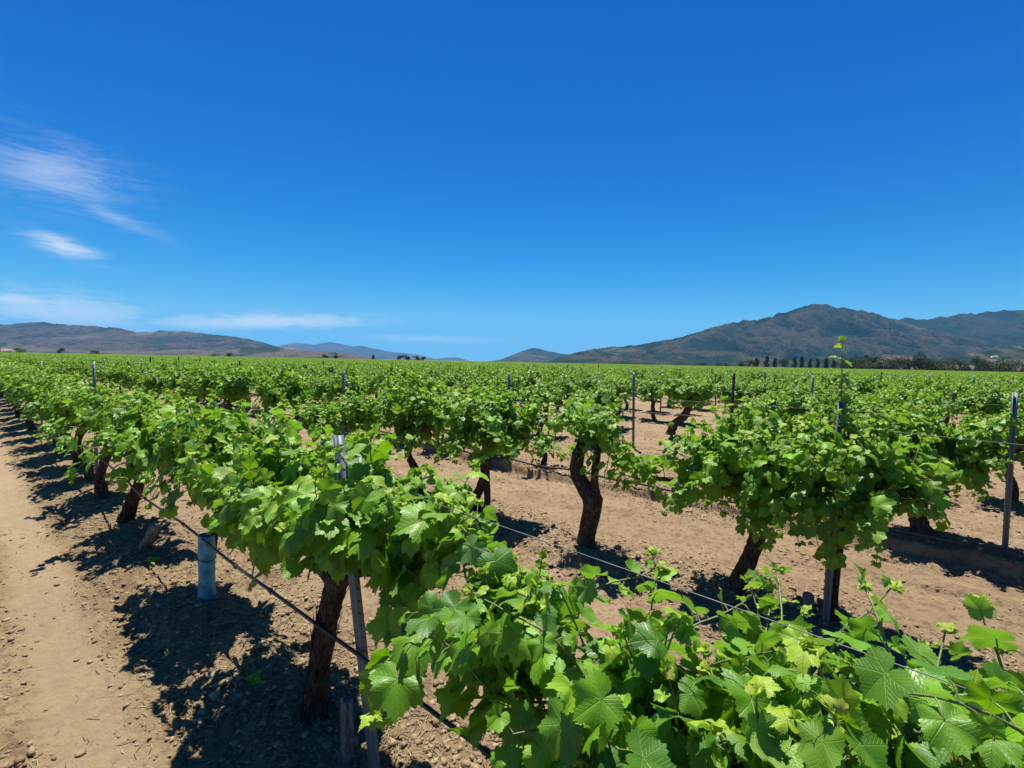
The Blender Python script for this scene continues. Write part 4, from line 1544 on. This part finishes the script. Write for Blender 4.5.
KN = {'poplar': 'narrow dark poplar', 'round': 'dark round tree', 'bush': 'low spreading tree'}
trs = sorted(TR)
for i, (px, h, k, wf) in enumerate(trs):
    tree(k, i, px, 432 + (i * 37) % 25, h, '%s, %s from the left in the far right tree line' % (KN[k], ordw(i + 1)), 'trees at the far edge of the vineyard on the right', wf)
LT = [(61, 5, 'round', .9, 'lone dark bushy tree under the left hills'), (215, 2.5, 'bush', 1.5, 'low dark tree below the pale slope at the left'), (229, 3.5, 'round', 1.3, 'small dark tree at the end of the left hills'),
      (325, 3.5, 'round', 1.3, 'left one of two small trees under the blue far hills'), (336, 4, 'round', 1.1, 'right one of two small trees under the blue far hills'),
      (373, 4.5, 'poplar', 1.8, 'single narrow tree on the skyline left of centre'), (400, 4.5, 'round', 1.2, 'first of the clump of small trees on the skyline'), (407, 4.5, 'round', 1.2, 'second of the clump of small trees on the skyline'),
      (416, 4, 'round', 1.2, 'third of the clump of small trees on the skyline'), (423, 3.5, 'round', 1.2, 'last of the clump of small trees on the skyline'), (20, 4, 'bush', 1.5, 'spreading tree right of the pale farm building'),
      (94, 3, 'bush', 1.6, 'low olive tree clump under the left ridge')]
for i, (px, h, k, wf, lab) in enumerate(LT):
    tree(k, i + 1, px, 640, h, lab, 'trees below the left hills', wf)

# ------------------------------------------------------------------ far buildings


def box(V, F, x0, x1, y0, y1, z0, z1):
    b = len(V)
    V += [(x0, y0, z0), (x1, y0, z0), (x1, y1, z0), (x0, y1, z0), (x0, y0, z1), (x1, y0, z1), (x1, y1, z1), (x0, y1, z1)]
    F += [[b, b + 3, b + 2, b + 1], [b + 4, b + 5, b + 6, b + 7], [b, b + 1, b + 5, b + 4], [b + 1, b + 2, b + 6, b + 5], [b + 2, b + 3, b + 7, b + 6], [b + 3, b, b + 4, b + 7]]


def building(name, label, px, D, w_, dpt, h, zb, wallc, roofc, nwin, pitch=.22):
    root = bpy.data.objects.new(name, None)
    COL.objects.link(root)
    root.location = (D * (px - 512) / F_PX, D, zb)
    V, F = [], []
    box(V, F, -w_ / 2, w_ / 2, -dpt / 2, dpt / 2, -3, h)
    obj('wall', mk_mesh('wall', np.array(V), np.array(F), mat_plain(name + '_wall', wallc, .9, .1, .12, 2), False), root)
    e, rh = .4, dpt * pitch
    V = [(-w_ / 2 - e, -dpt / 2 - e, h), (w_ / 2 + e, -dpt / 2 - e, h), (w_ / 2 + e, dpt / 2 + e, h), (-w_ / 2 - e, dpt / 2 + e, h), (-w_ / 2 - e, 0, h + rh), (w_ / 2 + e, 0, h + rh)]
    V = [(a, b_, c + .03) for a, b_, c in V]
    F = [[0, 1, 5, 4], [2, 3, 4, 5], [0, 3, 2, 1]]
    ro = mk_mesh('roof', np.array(V), np.array(F), mat_plain(name + '_roof', roofc, .8, .2, .15, 2), False)
    obj('roof', ro, root)
    gl = bpy.data.materials.get('dark_glass') or mat_plain('dark_glass', (.03, .035, .04), .2, .5)
    for i in range(nwin):
        V, F = [], []
        x = -w_ / 2 + w_ * (i + .5) / nwin
        box(V, F, x - w_ / nwin * .18, x + w_ / nwin * .18, -dpt / 2 - .05, -dpt / 2 + .1, h * .35, h * .75)
        obj('window', mk_mesh('window', np.array(V), np.array(F), gl, False), root)
    tag(root, label, 'building')


building('farm_building', 'pale tan farm building at the far left edge', 8, 900, 22, 10, 5, 0, (.46, .38, .30), (.40, .28, .20), 4)
building('long_shed', 'long low pale shed behind the trees at the right', 958, 620, 58, 16, 5.0, 1.0, (.26, .21, .16), (.30, .27, .23), 9, .12)
building('long_shed', 'smaller pale shed between trees near the right edge', 1012, 640, 26, 14, 4.6, 1.0, (.25, .20, .15), (.29, .26, .22), 4, .12)
building('white_house', 'tiny white house up on the green foothill at the right', 993, 2300, 26, 14, 9, 62, (.45, .43, .40), (.35, .30, .26), 3)

# ------------------------------------------------------------------ the air
V, F = [], []
box(V, F, -30000, 30000, -4000, 24000, -1.5, 1250)
hz, n = new_mat('haze')
vol = n.n('ShaderNodeVolumePrincipled')
vol.inputs['Color'].default_value = (0.17, 0.56, 1.0, 1)
vol.inputs['Density'].default_value = 3.4e-5
vol.inputs['Anisotropy'].default_value = 0.0
n.out(vol.outputs[0], slot=1)
hz.cycles.homogeneous_volume = True
ho = obj('haze', mk_mesh('haze', np.array(V), np.array(F), hz, False))
tag(ho, 'thin blue air haze over the whole valley', 'haze', kind='stuff')
